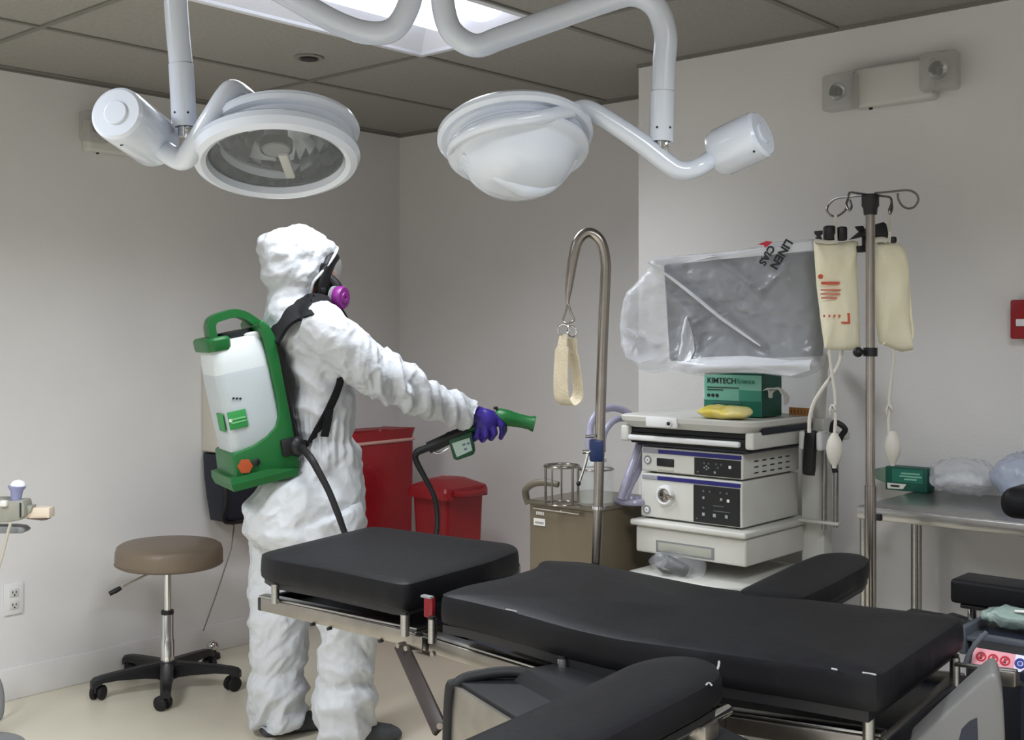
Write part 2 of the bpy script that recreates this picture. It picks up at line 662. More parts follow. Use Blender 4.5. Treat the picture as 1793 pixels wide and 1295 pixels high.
# shared ceiling canopy with the down tube between the two arms
t = thing('ceiling_mount', 'white ceiling canopy carrying both surgical lamp arms', 'lamp mount', V((L(747, 0).x, DL, CEIL - .02)))
cm = V((L(747, 0).x, DL, 0))
obj('canopy', MB().lathe([(0, CEIL - .09), (.06, CEIL - .09), (.14, CEIL - .06), (.16, CEIL - .03), (.16, CEIL - .003), (0, CEIL - .003)], cm, Z, 40), M_LAMP, t)
obj('down_tube', MB().cyl(cm + Z * (CEIL - .21), cm + Z * (CEIL - .08), .05), M_LAMP, t)
for s_ in (-1, 1):
    obj('arm_socket', MB().cyl(cm + Z * (CEIL - .175) + V((.02 * s_, 0, 0)), cm + Z * (CEIL - .175) + V((.058 * s_, 0, 0)), .034), M_LAMP, t)
zc = CEIL - .175


def lamp_common(t, arm_pts, pole_x, sleeve_y0, sleeve_y1, lean, ra=.0262):
    obj('arm', MB().tube(arm_pts, ra, 20, 8), M_LAMP, t)
    s0, s1 = L(pole_x - lean * 2, sleeve_y0), L(pole_x, sleeve_y1)
    sl = obj('sleeve', MB().lathe([(.0255, 0), (.0275, .002), (.0275, (s1 - s0).length), (.021, (s1 - s0).length), (.021, (s1 - s0).length - .03), (0, (s1 - s0).length - .03)], s0, s1 - s0, 28), M_LAMP, t)
    for a in (-.5, .6):
        d = V((math.sin(a), -math.cos(a), 0))
        q = s1 + (s0 - s1).normalized() * .028 + d * .0272
        obj('screw', MB().cyl(q, q + d * .0015, .0025), M_INK, sl)
    obj('pivot', MB().cyl(s1 + Z * .025, s1 - Z * .022, .015).box(s1 - Z * .012 + V((.008, 0, 0)), (.012, .03, .03), ID, .003), M_CHROME, t)


def counterweight(t, face, d, length, r):
    d = d.normalized()
    cw = obj('counterweight', MB().lathe([(0, 0), (r * .86, 0), (r * .97, .006), (r, .016), (r, length - .02), (r * .9, length - .006), (r * .5, length), (0, length)], face, d, 44), M_LAMP, t)
    obj('end_button', MB().lathe([(0, -.004), (r * .40, -.004), (r * .44, -.002), (r * .44, .004)], face, d, 32), M_LAMP, cw)
    return cw


# ---- left lamp: its glass faces us
t = thing('surgical_lamp', 'white surgical lamp whose glass face is turned to the viewer', 'surgical lamp', L(480, 270), 'ceiling surgical lamps')
lamp_common(t, [V((cm.x - .04, DL, zc)), V((L(716, 0).x, DL, zc - .015)), L(722, -40), L(716, 8), L(690, 50), L(648, 58), L(590, 40), L(500, -10), L(400, -62), L(350, -72), L(318, -50), L(308, -10), L(311, 50), L(317, 112)], 323, 112, 222, 3)
el = L(320, 276, -.03)
cwf = L(203, 197, -.14)
cwd = (L(268, 246, .03) - cwf)
cw = counterweight(t, cwf, cwd, .2, .0595)
q = cwf + cwd.normalized() * .19
obj('slot_label', MB().box(cwf + cwd.normalized() * .055 + V((.004, -.03, -.0515)), (.022, .004, .004), (V((1, .1, .35)).normalized(), V((0, 1, -.1)), Z)), M_INK, cw)
obj('yoke', MB().tube([q, L(300, 272, -.03), L(322, 279, -.05), L(338, 258, -.07), L(372, 205, -.08), L(394, 170, -.07), L(408, 158, -.05), L(428, 167, .0), L(450, 186, .04)], [.025, .024, .0235, .0235, .0235, .0235, .0235, .021, .018], 18, 7), M_LAMP, t)
n1 = V((.08, -.33, -.95)).normalized()                # direction the lamp faces
o1 = L(484, 272)
Rr = .186
obj('bezel', MB().lathe([(Rr * .80, .004), (Rr * .82, .02), (Rr * .88, .026), (Rr * .96, .02), (Rr, .004), (Rr * .985, -.010), (Rr * .93, -.019), (Rr * .84, -.023), (Rr * .78, -.018)], o1, n1, 72), M_LAMP, t)
obj('rear_shell', MB().lathe([(Rr * .78, -.016), (Rr * .77, -.034), (Rr * .80, -.044), (Rr * .87, -.050), (Rr * .89, -.060), (Rr * .87, -.070), (Rr * .78, -.078), (Rr * .64, -.092), (Rr * .46, -.110), (Rr * .28, -.122), (0, -.126)], o1 + V((.022, 0, 0)), n1, 72), M_LAMP, t)
obj('reflector', MB().lathe([(Rr * .80, 0), (Rr * .78, -.02), (Rr * .7, -.055), (Rr * .55, -.088), (Rr * .36, -.112), (Rr * .16, -.125), (0, -.126)], o1, n1, 28), M_MIRROR, t, 8)
obj('glass', MB().lathe([(0, .012), (Rr * .5, .0105), (Rr * .8, .006), (Rr * .8, .003), (0, .009)], o1, n1, 64), M_LENS, t)
x1, y1, _ = basis(n1)
up1 = (V((0, -.86, .5)))
up1 = (up1 - n1 * up1.dot(n1)).normalized()
tr = obj('bulb_holder', MB().lathe([(0, -.012), (.03, -.012), (.034, -.02), (.034, -.035), (.026, -.038), (.026, -.06), (.018, -.065), (.018, -.12)], o1, n1, 28), M_GREYP, t)
obj('light_baffle', MB().lathe([(.036, -.014), (.037, -.024), (.037, -.034), (.0345, -.034), (.0345, -.014)], o1, n1, 28), M_BLACK, tr)
obj('center_post', MB().box(o1 - n1 * .012 + V((.012, -.0, 0)) - up1 * .07, (.022, .112, .012), (up1.cross(n1), up1, n1), .003), M_OFF, t)
for s_ in (-1, 1):
    obj('bulb_lamp', MB().ell(o1 - n1 * .075 + up1.cross(n1) * .022 * s_ + up1 * .055, (.014, .014, .02), (up1.cross(n1), up1, n1), 16, 10), M_CHROME, t)
    obj('support_rib', MB().box(o1 - n1 * .055 + up1.cross(n1) * (.035 + .02 * s_) * s_ + up1 * .07 * s_, (.008, .09, .02), (up1.cross(n1), up1, n1), .002), M_BLACK, t)

# ---- right lamp: seen from behind
t = thing('surgical_lamp', 'white surgical lamp seen from its domed back, near the column', 'surgical lamp', L(905, 250), 'ceiling surgical lamps')
lamp_common(t, [V((cm.x + .04, DL, zc)), V((L(780, 0).x, DL, zc - .015)), L(776, -40), L(776, 10), L(792, 56), L(832, 80), L(878, 66), L(960, 37), L(1060, 2), L(1110, -9), L(1148, 12), L(1165, 60), L(1163, 110), L(1161, 160)], 1158, 160, 248, -1)
face = L(1336, 233, -.03)
cd = (L(1258, 268, .02) - face)
cd = V((cd.x, .07, cd.z))
cw = counterweight(t, face, cd, .125, .055)
q = face + cd.normalized() * .12
obj('slot_label', MB().box(face + cd.normalized() * .09 + V((.002, -.053, .008)), (.016, .003, .004), (V((1, 0, -.35)).normalized(), V((0, 1, 0)), Z)), M_GREYP, cw)
obj('set_screw', MB().cyl(face + cd.normalized() * .05 + V((.012, -.048, -.024)), face + cd.normalized() * .05 + V((.012, -.058, -.03)), .0025), M_INK, cw)
obj('yoke', MB().tube([q, L(1232, 288), L(1208, 298), L(1186, 297), L(1165, 284), L(1120, 248), L(1060, 208), L(1026, 191), L(1000, 196), L(975, 206)], [.0215, .0205, .021, .022, .0225, .0225, .0215, .021, .019, .014], 18, 7), M_LAMP, t)
n2 = V((.06, -.36, -.93)).normalized()                # back of the lamp points to us and down
o2 = L(902, 238)
Rr = .174
obj('rim', MB().lathe([(0, -.02), (Rr * .8, -.02), (Rr * .93, -.016), (Rr, -.004), (Rr, .006), (Rr * .95, .013), (Rr * .88, .012), (Rr * .82, .02), (Rr * .82, .034)], o2, n2, 72), M_LAMP, t)
obj('rear_shell', MB().lathe([(Rr * .82, .026), (Rr * .87, .03), (Rr * .905, .038), (Rr * .90, .046), (Rr * .86, .051), (Rr * .79, .053), (Rr * .74, .060), (Rr * .70, .076), (Rr * .62, .099), (Rr * .48, .120), (Rr * .28, .133), (Rr * .1, .137), (0, .137)], o2 + V((.004, 0, 0)), n2, 72), M_LAMP, t)
# raised swoop running over the dome
x2 = V((1, 0, 0)) - n2 * n2.x
x2.normalize()
y2 = n2.cross(x2)


def dome(a, b, h):
    return o2 + x2 * a * Rr + y2 * b * Rr + n2 * h


obj('yoke_band', MB().tube([L(787, 268, -.03), L(796, 250, -.09), L(826, 231, -.14), L(870, 217, -.168), L(920, 209, -.168), L(965, 201, -.14), L(1006, 192, -.07)], [.007, .012, .0135, .0135, .0135, .015, .018], 16, 7), M_LAMP, t)
obj('swoop_ridge', MB().tube([dome(-.66, .22, .062), dome(-.45, .24, .092), dome(-.2, .16, .116), dome(.08, -.02, .129), dome(.36, -.14, .116), dome(.60, -.16, .082), dome(.74, -.10, .056)], [.008, .015, .02, .022, .018, .013, .008], 14, 7), M_LAMP, t)
# ================================================================ operating table
TA = V((.79, -.61, 0)).normalized()                   # along the table, head to foot
TB = V((.61, .79, 0)).normalized()                    # across, away from us
TAX = (TA, TB, Z)


def pad(name, outline, th, parent, lab=None, bev=.010, step=None, crown=.004):
    """outline: list of world points on the top edge; thick cushion with a rounded edge and slightly crowned top"""
    n = len(outline)
    c = sum(outline, V()) / n
    dense = []
    for i in range(n):
        a, b = outline[i], outline[(i + 1) % n]
        k = max(2, int((b - a).length / .02))
        for j in range(k):
            dense.append(a.lerp(b, j / k))
    # round the corners
    for _ in range(2):
        dense = [(dense[i - 1] + dense[i] * 2 + dense[(i + 1) % len(dense)]) / 4 for i in range(len(dense))]
    m = len(dense)

    def ring(inset, dz, lumpy=0.):
        out = []
        for i in range(m):
            tng = (dense[(i + 1) % m] - dense[i - 1])
            nr = V((tng.y, -tng.x, 0)).normalized()
            if (c - dense[i]).dot(nr) < 0:
                nr = -nr
            q = dense[i] + nr * inset + Z * dz
            if lumpy:
                q += nr * noise.noise(V((q.x * 30, q.y * 30, q.z * 8))) * lumpy
            out.append(q)
        return out
    rings = [ring(.006, -th), ring(.001, -th + .006, .002), ring(-.001, -th * .65, .003), ring(0, -th * .3, .003), ring(.001, -bev, .001), ring(bev * .3, -bev * .3), ring(bev, 0)]
    mb = MB()
    mb.loft(rings, cap=False)
    bm = mb.bm
    bm.verts.ensure_lookup_table()
    k0 = len(bm.verts) - m
    last = bm.verts[k0:]
    # inward rings for a crowned top
    prev = list(last)
    top = [v.co.copy() for v in last]
    cc = sum(top, V()) / m
    for s_, h in ((.85, .5), (.6, .85), (.3, 1.)):
        cur = [bm.verts.new(cc + (p - cc) * s_ + Z * h * crown) for p in top]
        for j in range(m):
            bm.faces.new((prev[j], prev[(j + 1) % m], cur[(j + 1) % m], cur[j]))
        prev = cur
    ce = bm.verts.new(cc + Z * crown)
    for j in range(m):
        bm.faces.new((prev[j], prev[(j + 1) % m], ce))
    bm.verts.ensure_lookup_table()
    bm.faces.new(bm.verts[:m])
    o = obj(name, mb, M_VINYL, parent, 40)
    if lab: o['label'] = lab
    return o


ZT = .85
t = thing('operating_table', 'long black padded operating table with steel side rails in front', 'operating table', V((.3, 2.55, 0)))
OT = t
head = [PZ(*q) for q in ((452, 968, ZT), (470, 963, ZT), (560, 941, ZT), (648, 920, ZT), (676, 922, ZT), (780, 936, ZT), (900, 951, ZT), (911, 962, ZT), (860, 982, ZT), (780, 1004, ZT), (712, 1023, ZT), (690, 1020, ZT), (560, 993, ZT), (470, 978, ZT))]
pad('head_cushion', head, .062, t)
main_near = [PZ(*q) for q in ((763, 1040, .852), (800, 1046, .85), (885, 1066, .843), (1000, 1099, .832), (1080, 1117, .83), (1200, 1133, .834), (1400, 1161, .843), (1540, 1183, .85))]
main_far = [PZ(*q) for q in ((1692, 1079, .852), (1550, 1063, .85), (1400, 1046, .846), (1240, 1025, .838), (1100, 997, .838), (1030, 983, .848), (945, 979, .852), (938, 992, .852), (880, 1010, .852), (810, 1024, .852))]
pad('main_cushion', main_near + main_far, .066, t)
mc = main_near + main_far
# dark deck boards under each cushion
def deck(name, outline, inset, z0, z1):
    c = sum(outline, V()) / len(outline)
    pts = []
    for p in outline:
        q = c + (p - c) * inset
        pts.append(V((q.x, q.y, p.z + z0)))
    return obj(name, MB().prism(pts, Z * (z1 - z0)), M_BLACK, t, 25)


deck('deck_board', head, .95, -.078, -.063)
deck('deck_board', mc, .965, -.086, -.067)

# side rails: near head rail, near main rail, far rails, each a steel channel
hr0, hr1 = PZ(455, 1045, .738), PZ(722, 1106, .738)


def rail(name, a, b, h, w, m=M_STEELD):
    a, b = V(a), V(b)
    d = (b - a)
    dh = V((d.x, d.y, 0)).normalized()
    s_ = V((-dh.y, dh.x, 0))
    up = dh.cross(s_)
    if up.z < 0:
        up = -up
    dn = d.normalized()
    return obj(name, MB().box((a + b) / 2 - Z * h / 2 + s_ * w / 2, (d.length, w, h), (dn, s_, dn.cross(s_)), .004, 2), m, t)


def rail2(name, pts, h, w):
    for a, b in zip(pts, pts[1:]):
        r_ = rail(name, a, b, h, w)
    return r_


r1 = rail('side_rail', hr0, hr1, .036, .012)
obj('rail_lip', MB().box((hr0 + hr1) / 2 + Z * .003 + TB * .02, ((hr1 - hr0).length, .03, .006), TAX, .002), M_STEEL, r1)
for px in (555, 585, 672, 716):
    s_ = (px - 455) / (722 - 455)
    q = hr0.lerp(hr1, s_) - Z * .038
    obj('rail_stud', MB().cyl(q + TB * .006, q - TB * .006, .0045, seg=12), M_BLACK, r1)
mr = [PZ(700, 1102, .730), PZ(749, 1116, .726), PZ(999, 1193, .698), PZ(1269, 1252, .698), PZ(1540, 1293, .717)]
rs = []
for a, b in zip(mr, mr[1:]):
    rr = rail('side_rail', a, b, .034, .012)
    d = (b - a).normalized()
    obj('rail_lip', MB().box((a + b) / 2 + Z * .004 + TB * .022, ((b - a).length, .034, .006), (d, TB, d.cross(TB)), .002), M_STEEL, rr)
    rs.append(rr)
obj('hinge_plate', MB().box(PZ(728, 1124, .715) - TB * .004, (.05, .006, .036), TAX, .004), M_STEELD, rs[0])
for q in ((702, 1128), (716, 1133), (762, 1143)):
    obj('hinge_bolt', MB().cyl(PZ(q[0], q[1], .712) - TB * .004, PZ(q[0], q[1], .712) - TB * .012, .006, seg=14), M_STEELD, rs[0])
# far rails
fr0, fr1 = hr0 + TB * .47, hr1 + TB * .47
rail('side_rail', fr0, fr1, .036, .012)
fm = [p + TB * .49 for p in mr]
for a, b in zip(fm, fm[1:]):
    rail('side_rail', a, b, .034, .012)
# cross members
for a, b in ((hr0, fr0), (hr1, fr1), (mr[1], fm[1]), (mr[4], fm[4]), (mr[2], fm[2])):
    d = (b - a)
    obj('cross_member', MB().box((a + b) / 2 - Z * .019, (.02, d.length, .034), TAX, .003), M_BLACK if a is not hr1 else M_STEELD, t)
deckz = MB()
deckz.prism([hr0 + TB * .03 + TA * .01 - Z * .03, hr1 + TB * .03 - TA * .01 - Z * .03, fr1 - TA * .01 - Z * .03, fr0 + TA * .01 - Z * .03], Z * .008)
obj('under_tray', deckz, M_NAVY, t)
for a, b, c, d in zip(mr[1:], mr[2:], fm[2:], fm[1:]):
    obj('under_tray', MB().prism([a + TB * .03 - Z * .034, b + TB * .03 - Z * .034, c - Z * .034, d - Z * .034], Z * .008), M_NAVY, t)
# spacer posts between deck and rail
posts = [(482, 1022, .785, .74), (709, 1075, .785, .74), (905, 990, .785, .74), (757, 1083, .78, .73), (985, 1152, .765, .70), (1521, 1252, .765, .70), (1672, 1150, .77, .70), (1405, 1040, .78, .72)]
for px, py, za, zb in posts:
    q = PZ(px, py, za)
    pp = obj('spacer_post', MB().cyl(V((q.x, q.y, zb - .004)), V((q.x, q.y, za)), .0105, seg=18), M_STEEL, t)
    obj('post_cap', MB().cyl(V((q.x, q.y, za)), V((q.x, q.y, za + .006)), .008, seg=14), M_BLACK, pp)
# red release lever at the joint
lv = obj('release_lever', MB().box(PZ(752, 1062, .80), (.028, .012, .05), TAX, .004), mat('dark red lever', (120, 18, 28), .4), t)
obj('lever_tip', MB().box(PZ(748, 1044, .83), (.03, .014, .006), TAX, .002), M_GREYP, lv)
# diagonal strut
sa, sb = PZ(703, 1130, .70), P(768, 1272, 2.45)
d = (sb - sa).normalized()
x_ = d.cross(V((0, 1, 0))).normalized()
st = obj('diagonal_strut', MB().box((sa + sb) / 2, ((sb - sa).length + .02, .012, .036), (d, d.cross(x_), x_), .004), mat('dark brown steel', (46, 38, 36), .45), t)
obj('strut_bolt', MB().cyl(sb + V((.004, -.012, .008)), sb + V((.004, -.02, .008)), .007), M_STEELD, st)
# base column with steel shroud and foot
e0, e1 = P(790, 1200, 2.36), P(916, 1258, 2.12)
d = (e1 - e0)
d.z = 0
ux = d.normalized()
uy = V((-ux.y, ux.x, 0))
zt = (e0.z + e1.z) / 2
q0 = V((e0.x, e0.y, 0))


def sp(a, b, z):
    return q0 + ux * a + uy * b + Z * z


sh = MB()
sh.loft([[sp(-.02, -.01, .16), sp(.62, -.01, .16), sp(.62, .34, .16), sp(-.02, .34, .16)],
         [sp(.0, 0, e0.z - .05), sp(.6, 0, e0.z - .05), sp(.6, .32, e0.z - .05), sp(.0, .32, e0.z - .05)],
         [sp(.008, .004, e0.z), sp(.6, .004, e0.z - .02), sp(.6, .32, e0.z - .02), sp(.008, .32, e0.z)]])
shr = obj('column_shroud', sh, M_STEELD, t)
obj('shroud_lid', MB().prism([sp(.012, .014, e0.z - .004), sp(.6, .014, e0.z - .022), sp(.6, .32, e0.z - .022), sp(.012, .32, e0.z - .004)], Z * .012, .003), M_RUBBER, shr)
obj('shroud_edge', MB().tube([sp(-.024, .0, .16), sp(-.010, .0, e0.z - .06), sp(.0, .015, e0.z + .002), sp(.02, .06, e0.z + .018), sp(.05, .12, e0.z + .022), sp(.09, .16, e0.z + .016)], .012, 12, 8), M_RUBBER, shr)
obj('column_top', MB().loft([[sp(.03, .10, e0.z - .02), sp(.58, .10, e0.z - .04), sp(.58, .30, e0.z - .04), sp(.03, .30, e0.z - .02)],
                            [sp(.08, .13, e0.z + .035), sp(.56, .13, e0.z + .01), sp(.56, .28, e0.z + .01), sp(.08, .28, e0.z + .035)]]), M_RUBBER, t)
obj('shroud_hatch', MB().box(sp(.12, -.006, e0.z - .17), (.1, .008, .1), (ux, uy, Z), .003), M_STEELD, shr)
obj('table_base', MB().box(sp(.3, .16, .08), (1.0, .46, .15), (ux, uy, Z), .04, 3), M_STEELD, t)
for px, py in ((862, 1192), (918, 1213), (957, 1226)):
    q = PZ(px, py, .668)
    obj('rail_hook', MB().prism([q - TA * .014 + Z * .012, q + TA * .02 + Z * .012, q + TA * .014 - Z * .016, q - TA * .004 - Z * .012], TB * .016), M_BLACK, t)
# foot-end yoke in dark steel, running across under the foot end
f0, f1 = PZ(1545, 1292, .717), PZ(1674, 1174, .725)
d = (f1 - f0)
s_ = d.normalized()
obj('end_frame', MB().box((f0 + f1) / 2 - Z * .02, (d.length, .014, .04), (s_, s_.cross(Z).normalized(), Z), .003), mat('dark steel frame', (92, 88, 82), .4, .7), t)

# ---------------------------------------------------------------- arm boards clamped to the table
def arm_board(name_label, outline, cl, tip):
    a = thing('arm_board', name_label, 'arm board', sum(outline, V()) / len(outline) - Z * .12, 'arm boards on the operating table')
    pad('cushion', outline, .05, a, crown=.004)
    c = sum(outline, V()) / len(outline)
    obj('board', MB().prism([c + (p - c) * .93 - Z * .064 for p in outline], Z * .013), M_BLACK, a, 25)
    obj('clamp', MB().box(cl - Z * .082, (.05, .05, .03), TAX, .006), M_STEELD, a)
    obj('support_bar', MB().cyl(cl - Z * .075 - TB * .1, cl - Z * .075 + TB * .1, .01), M_CHROME, a)
    return a


near = [PZ(*q) for q in ((1052, 1184, ZT), (1105, 1158, ZT), (1150, 1147, ZT), (1200, 1144, ZT), (1246, 1152, ZT), (1264, 1168, ZT), (1262, 1186, ZT), (1225, 1207, ZT), (1160, 1240, ZT), (1030, 1308, ZT))]
dn = (near[-1] - near[-2]).normalized()
near += [near[-1] + dn * .3, near[0] + dn * .66]
aN = arm_board('worn black arm board reaching toward the viewer, scuffed along its edge', near, PZ(1225, 1190, ZT), 0)
def bez(q0, q1, px, py):
    return PZ(px, py, ZT + .001)


for k, pts in enumerate((((1254, 1176), (1258, 1166), (1259, 1158)), ((1163, 1208), (1170, 1212), (1180, 1216)), ((1236, 1199), (1241, 1195), (1246, 1199)), ((1026, 1272), (1034, 1276), (1042, 1279)), ((1108, 1233), (1118, 1229), (1126, 1226)))):
    w_ = .0022 if k == 0 else .0016
    sc = obj('scuff_mark', MB().tube([PZ(x, y, ZT - .002 if k != 0 else ZT - .004) for x, y in pts], w_, 6, 4), M_VINSCUFF, aN)
far = [PZ(*q) for q in ((1288, 1033, ZT), (1340, 1008, ZT), (1400, 980, ZT), (1432, 968, ZT), (1470, 965, ZT), (1508, 968, ZT), (1525, 976, ZT), (1516, 990, ZT), (1460, 1020, ZT), (1402, 1047, ZT))]
aF = arm_board('black arm board reaching back from the table toward the drip stand', far, PZ(1400, 1030, ZT), 0)
# move the hidden root of the far board just off the main cushion
for k, pts in enumerate((((1510, 1177), (1524, 1179), (1534, 1181)), ((1456, 1170), (1466, 1172)), ((886, 1066), (905, 1070)))):
    obj('scuff_mark', MB().tube([PZ(x, y, .848 if k < 2 else .842) for x, y in pts], .0016, 6, 4), M_VINSCUFF, OT)

# ================================================================ candy cane stirrup on the far rail
dc = 2.97
q = P(1047, 1010, dc)
t = thing('stirrup_pole', 'tall bent steel stirrup pole clamped to the far table rail', 'stirrup pole', V((q.x, q.y, .70)))
obj('bent_tube', MB().tube([P(1041, 1075, dc), P(1045, 960, dc), P(1048, 860, dc), P(1052, 700, dc), P(1056, 580, dc), P(1060, 490, dc), P(1060, 455, dc), P(1053, 424, dc), P(1038, 409, dc), P(1023, 410, dc), P(1011, 424, dc), P(1004, 450, dc), P(999, 480, dc), P(995, 512, dc)], [.0125, .0125, .0125, .0135, .0135, .0135, .0135, .0135, .0135, .0135, .0135, .013, .012, .0085], 18, 8), M_POLE, t)
obj('tube_tip', MB().tube([P(995, 510, dc), P(994, 524, dc), P(994, 532, dc)], [.0085, .006, .004], 12, 3), M_POLE, t)
bc = obj('blue_clamp', MB().box(P(1044, 788, dc), (.034, .034, .056), ID, .005), M_BLUEC, t)
obj('clamp_pin', MB().cyl(P(1020, 791, dc - .01), P(1040, 790, dc - .01), .0055), M_CHROME, bc)
obj('clamp_knob', MB().cyl(P(1025, 764, dc - .01), P(1041, 763, dc - .01), .004), M_CHROME, bc)
obj('clamp_lever', MB().tube([P(1029, 794, dc - .02), P(1024, 815, dc - .02), P(1015, 842, dc - .02)], [.0045, .004, .0035], 10, 3), M_CHROME, bc)
obj('lever_knob', MB().ell(P(1013, 846, dc - .02), (.006, .006, .007), ID, 12, 8), M_BLACK, bc)
obj('rail_socket', MB().box(V((q.x - .003, dc, .735)), (.05, .05, .09), TAX, .006), M_STEELD, t)
obj('collar', MB().lathe([(.014, -.004), (.018, -.004), (.018, .004), (.014, .004)], P(1048, 888, dc), Z, 20), M_CHROME, t)
# hanging sling
q = P(996, 600, dc)
t = thing('stirrup_sling', 'cream looped webbing sling hanging from the bent steel pole', 'sling', P(996, 712, dc))
ca = obj('carabiner', MB().tube([P(994, 531, dc), P(990, 548, dc), P(986, 562, dc), P(996, 565, dc), P(1005, 560, dc), P(999, 545, dc)], .0028, 10, 4, closed=True), M_POLE, t)
obj('link_ring', MB().torus(P(987, 577, dc), V((.3, 1, .1)), .0145, .002, 24, 8), M_CHROME, t)
obj('link_ring', MB().torus(P(1001, 580, dc), V((.8, 1, .3)), .0145, .002, 24, 8), M_CHROME, t)
obj('strap', MB().ribbon([P(987, 586, dc), P(984, 610, dc - .01), P(982, 660, dc - .015), P(984, 695, dc - .01), P(994, 708, dc), P(1005, 703, dc + .01), P(1012, 690, dc + .015), P(1010, 660, dc + .012), P(1004, 622, dc + .006), P(1002, 592, dc)],
                         [V((.6, -1, 0)), V((.9, -1, 0)), V((1.1, -1, 0)), V((1.2, -1, 0)), V((1, -1, 0)), V((.9, -1, 0)), V((.6, -1, 0)), V((.5, -1, 0)), V((.6, -1, 0)), V((.9, -1, 0))], lambda x: .046 if .1 < x < .9 else .032, .003, 8), M_SLING, t, 50)
# ================================================================ stool
sc_ = V((-1.384, 4.68, 0))
t = thing('rolling_stool', 'round taupe stool on five black caster legs by the left wall', 'stool', sc_)
SR = .21
obj('seat', MB().lathe([(0, .497), (SR * .93, .497), (SR * .985, .503), (SR, .52), (SR * .995, .555), (SR * .965, .574), (SR * .9, .583), (SR * .5, .587), (0, .588)], sc_, V((.015, .0, 1)), 64), M_TAUPE, t, 50)
obj('seam', MB().torus(sc_ + V((.007, 0, .508)), V((.015, 0, 1)), SR * .997, .0022, 64, 6), M_TAUPE, t)
obj('seat_plate', MB().lathe([(0, .478), (.035, .478), (.05, .484), (.055, .4985), (0, .4985)], sc_, Z, 28), M_BLACK, t)
obj('gas_lift', MB().cyl(sc_ + Z * .29, sc_ + Z * .485, .0145), M_CHROME, t)
obj('lift_collar', MB().lathe([(.0145, .300), (.024, .300), (.025, .308), (.024, .316), (.0145, .316)], sc_, Z, 24), M_BLACK, t)
obj('outer_column', MB().lathe([(.022, .302), (.024, .298), (.024, .20), (.0275, .195), (.0275, .09), (0, .09)], sc_, Z, 28), M_CHROME, t)
lvv = obj('height_lever', MB().tube([sc_ + V((-.03, -.03, .482)), sc_ + V((-.09, -.06, .458)), sc_ + V((-.17, -.1, .418))], .0045, 10, 5), M_CHROME, t)
obj('lever_grip', MB().tube([sc_ + V((-.155, -.093, .426)), sc_ + V((-.172, -.101, .417)), sc_ + V((-.195, -.112, .406))], [.008, .0105, .009], 12, 4), M_BLACK, lvv)
obj('hub', MB().lathe([(0, .045), (.04, .045), (.046, .06), (.046, .1), (.036, .115), (0, .115)], sc_, Z, 28), M_BLACK, t)
a0 = math.radians(-75)
for k in range(5):
    a = a0 + k * 2 * math.pi / 5
    d = V((math.cos(a), math.sin(a), 0))
    s_ = V((-d.y, d.x, 0))
    rings = []
    for (r, z0, z1, w_) in ((.03, .05, .112, .027), (.1, .062, .108, .025), (.2, .07, .1, .022), (.255, .068, .094, .021), (.285, .05, .088, .02), (.297, .05, .078, .016)):
        rings.append([sc_ + d * r + s_ * x * w_ + Z * z for x, z in ((-1, z0), (1, z0), (1, z1 - .008), (.6, z1), (-.6, z1), (-1, z1 - .008))])
    lg = obj('leg', MB().loft(rings), M_BLACK, t, 30)
    ca = sc_ + d * .275
    tw = V((math.cos(a + .9), math.sin(a + .9), 0))
    wx = V((-tw.y, tw.x, 0))
    cs = obj('caster', MB().cyl(ca + Z * .03, ca + Z * .06, .009).box(ca + Z * .045 , (.034, .012, .03), (tw, wx, Z), .005), M_BLACK, lg)
    for q in (-1, 1):
        wc = ca + wx * .016 * q + Z * .0285 - tw * .012
        obj('wheel', MB().lathe([(0, -.010), (.022, -.010), (.028, -.006), (.0285, .005), (.024, .010), (0, .010)], wc, wx, 26), M_RUBBER, cs) if False else cs
    wm = MB()
    for q in (-1, 1):
        wc = ca + wx * .0165 * q + Z * .0287 - tw * .012
        wm.lathe([(0, -.010), (.022, -.010), (.028, -.006), (.0285, .005), (.024, .010), (0, .010)], wc, wx, 26)
    obj('caster_wheel', wm, M_RUBBER, lg)

# ================================================================ red waste bins in the corner
t = thing('waste_bin', 'tall red waste bin with a pale band round its folded liner', 'bin', R(.32, -.49, 0), 'red waste bins')
mb = MB()
def rr_ring(u0, u1, v0, v1, z, r=.03, n=6, wob=0.):
    pts = []
    for cu, cv, a in ((u1 - r, v1 - r, 0), (u0 + r, v1 - r, 90), (u0 + r, v0 + r, 180), (u1 - r, v0 + r, 270)):
        for k in range(n):
            an = math.radians(a + 90 * k / (n - 1))
            q = R(cu + r * math.cos(an), cv + r * math.sin(an), z)
            if wob:
                q += V((noise.noise(q * 9), noise.noise(q * 9 + V((5, 1, 2))), noise.noise(q * 11 + V((1, 7, 3))) * .7)) * wob
            pts.append(q)
    return pts


obj('body', MB().loft([rr_ring(.24, .38, -.62, -.36, 0), rr_ring(.197, .417, -.678, -.303, .90), rr_ring(.194, .42, -.682, -.30, .92)]), M_RED, t)
mb = MB()
mb.loft([rr_ring(.19, .423, -.685, -.297, .47, wob=.003), rr_ring(.187, .427, -.689, -.293, .77, wob=.006), rr_ring(.187, .427, -.689, -.293, .905, wob=.005), rr_ring(.187, .425, -.688, -.295, .935, wob=.006), rr_ring(.184, .43, -.695, -.29, .97, wob=.018), rr_ring(.23, .39, -.65, -.33, .96, wob=.02), rr_ring(.24, .38, -.64, -.34, .87, wob=.01)], cap=False)
obj('liner', mb, M_REDBAG, t, 60)
obj('liner_band', MB().tube([p + Z * (.002 * math.sin(i)) for i, p in enumerate(rr_ring(.184, .429, -.691, -.291, .922))], .008, 8, 1, closed=True), M_BAND, t)

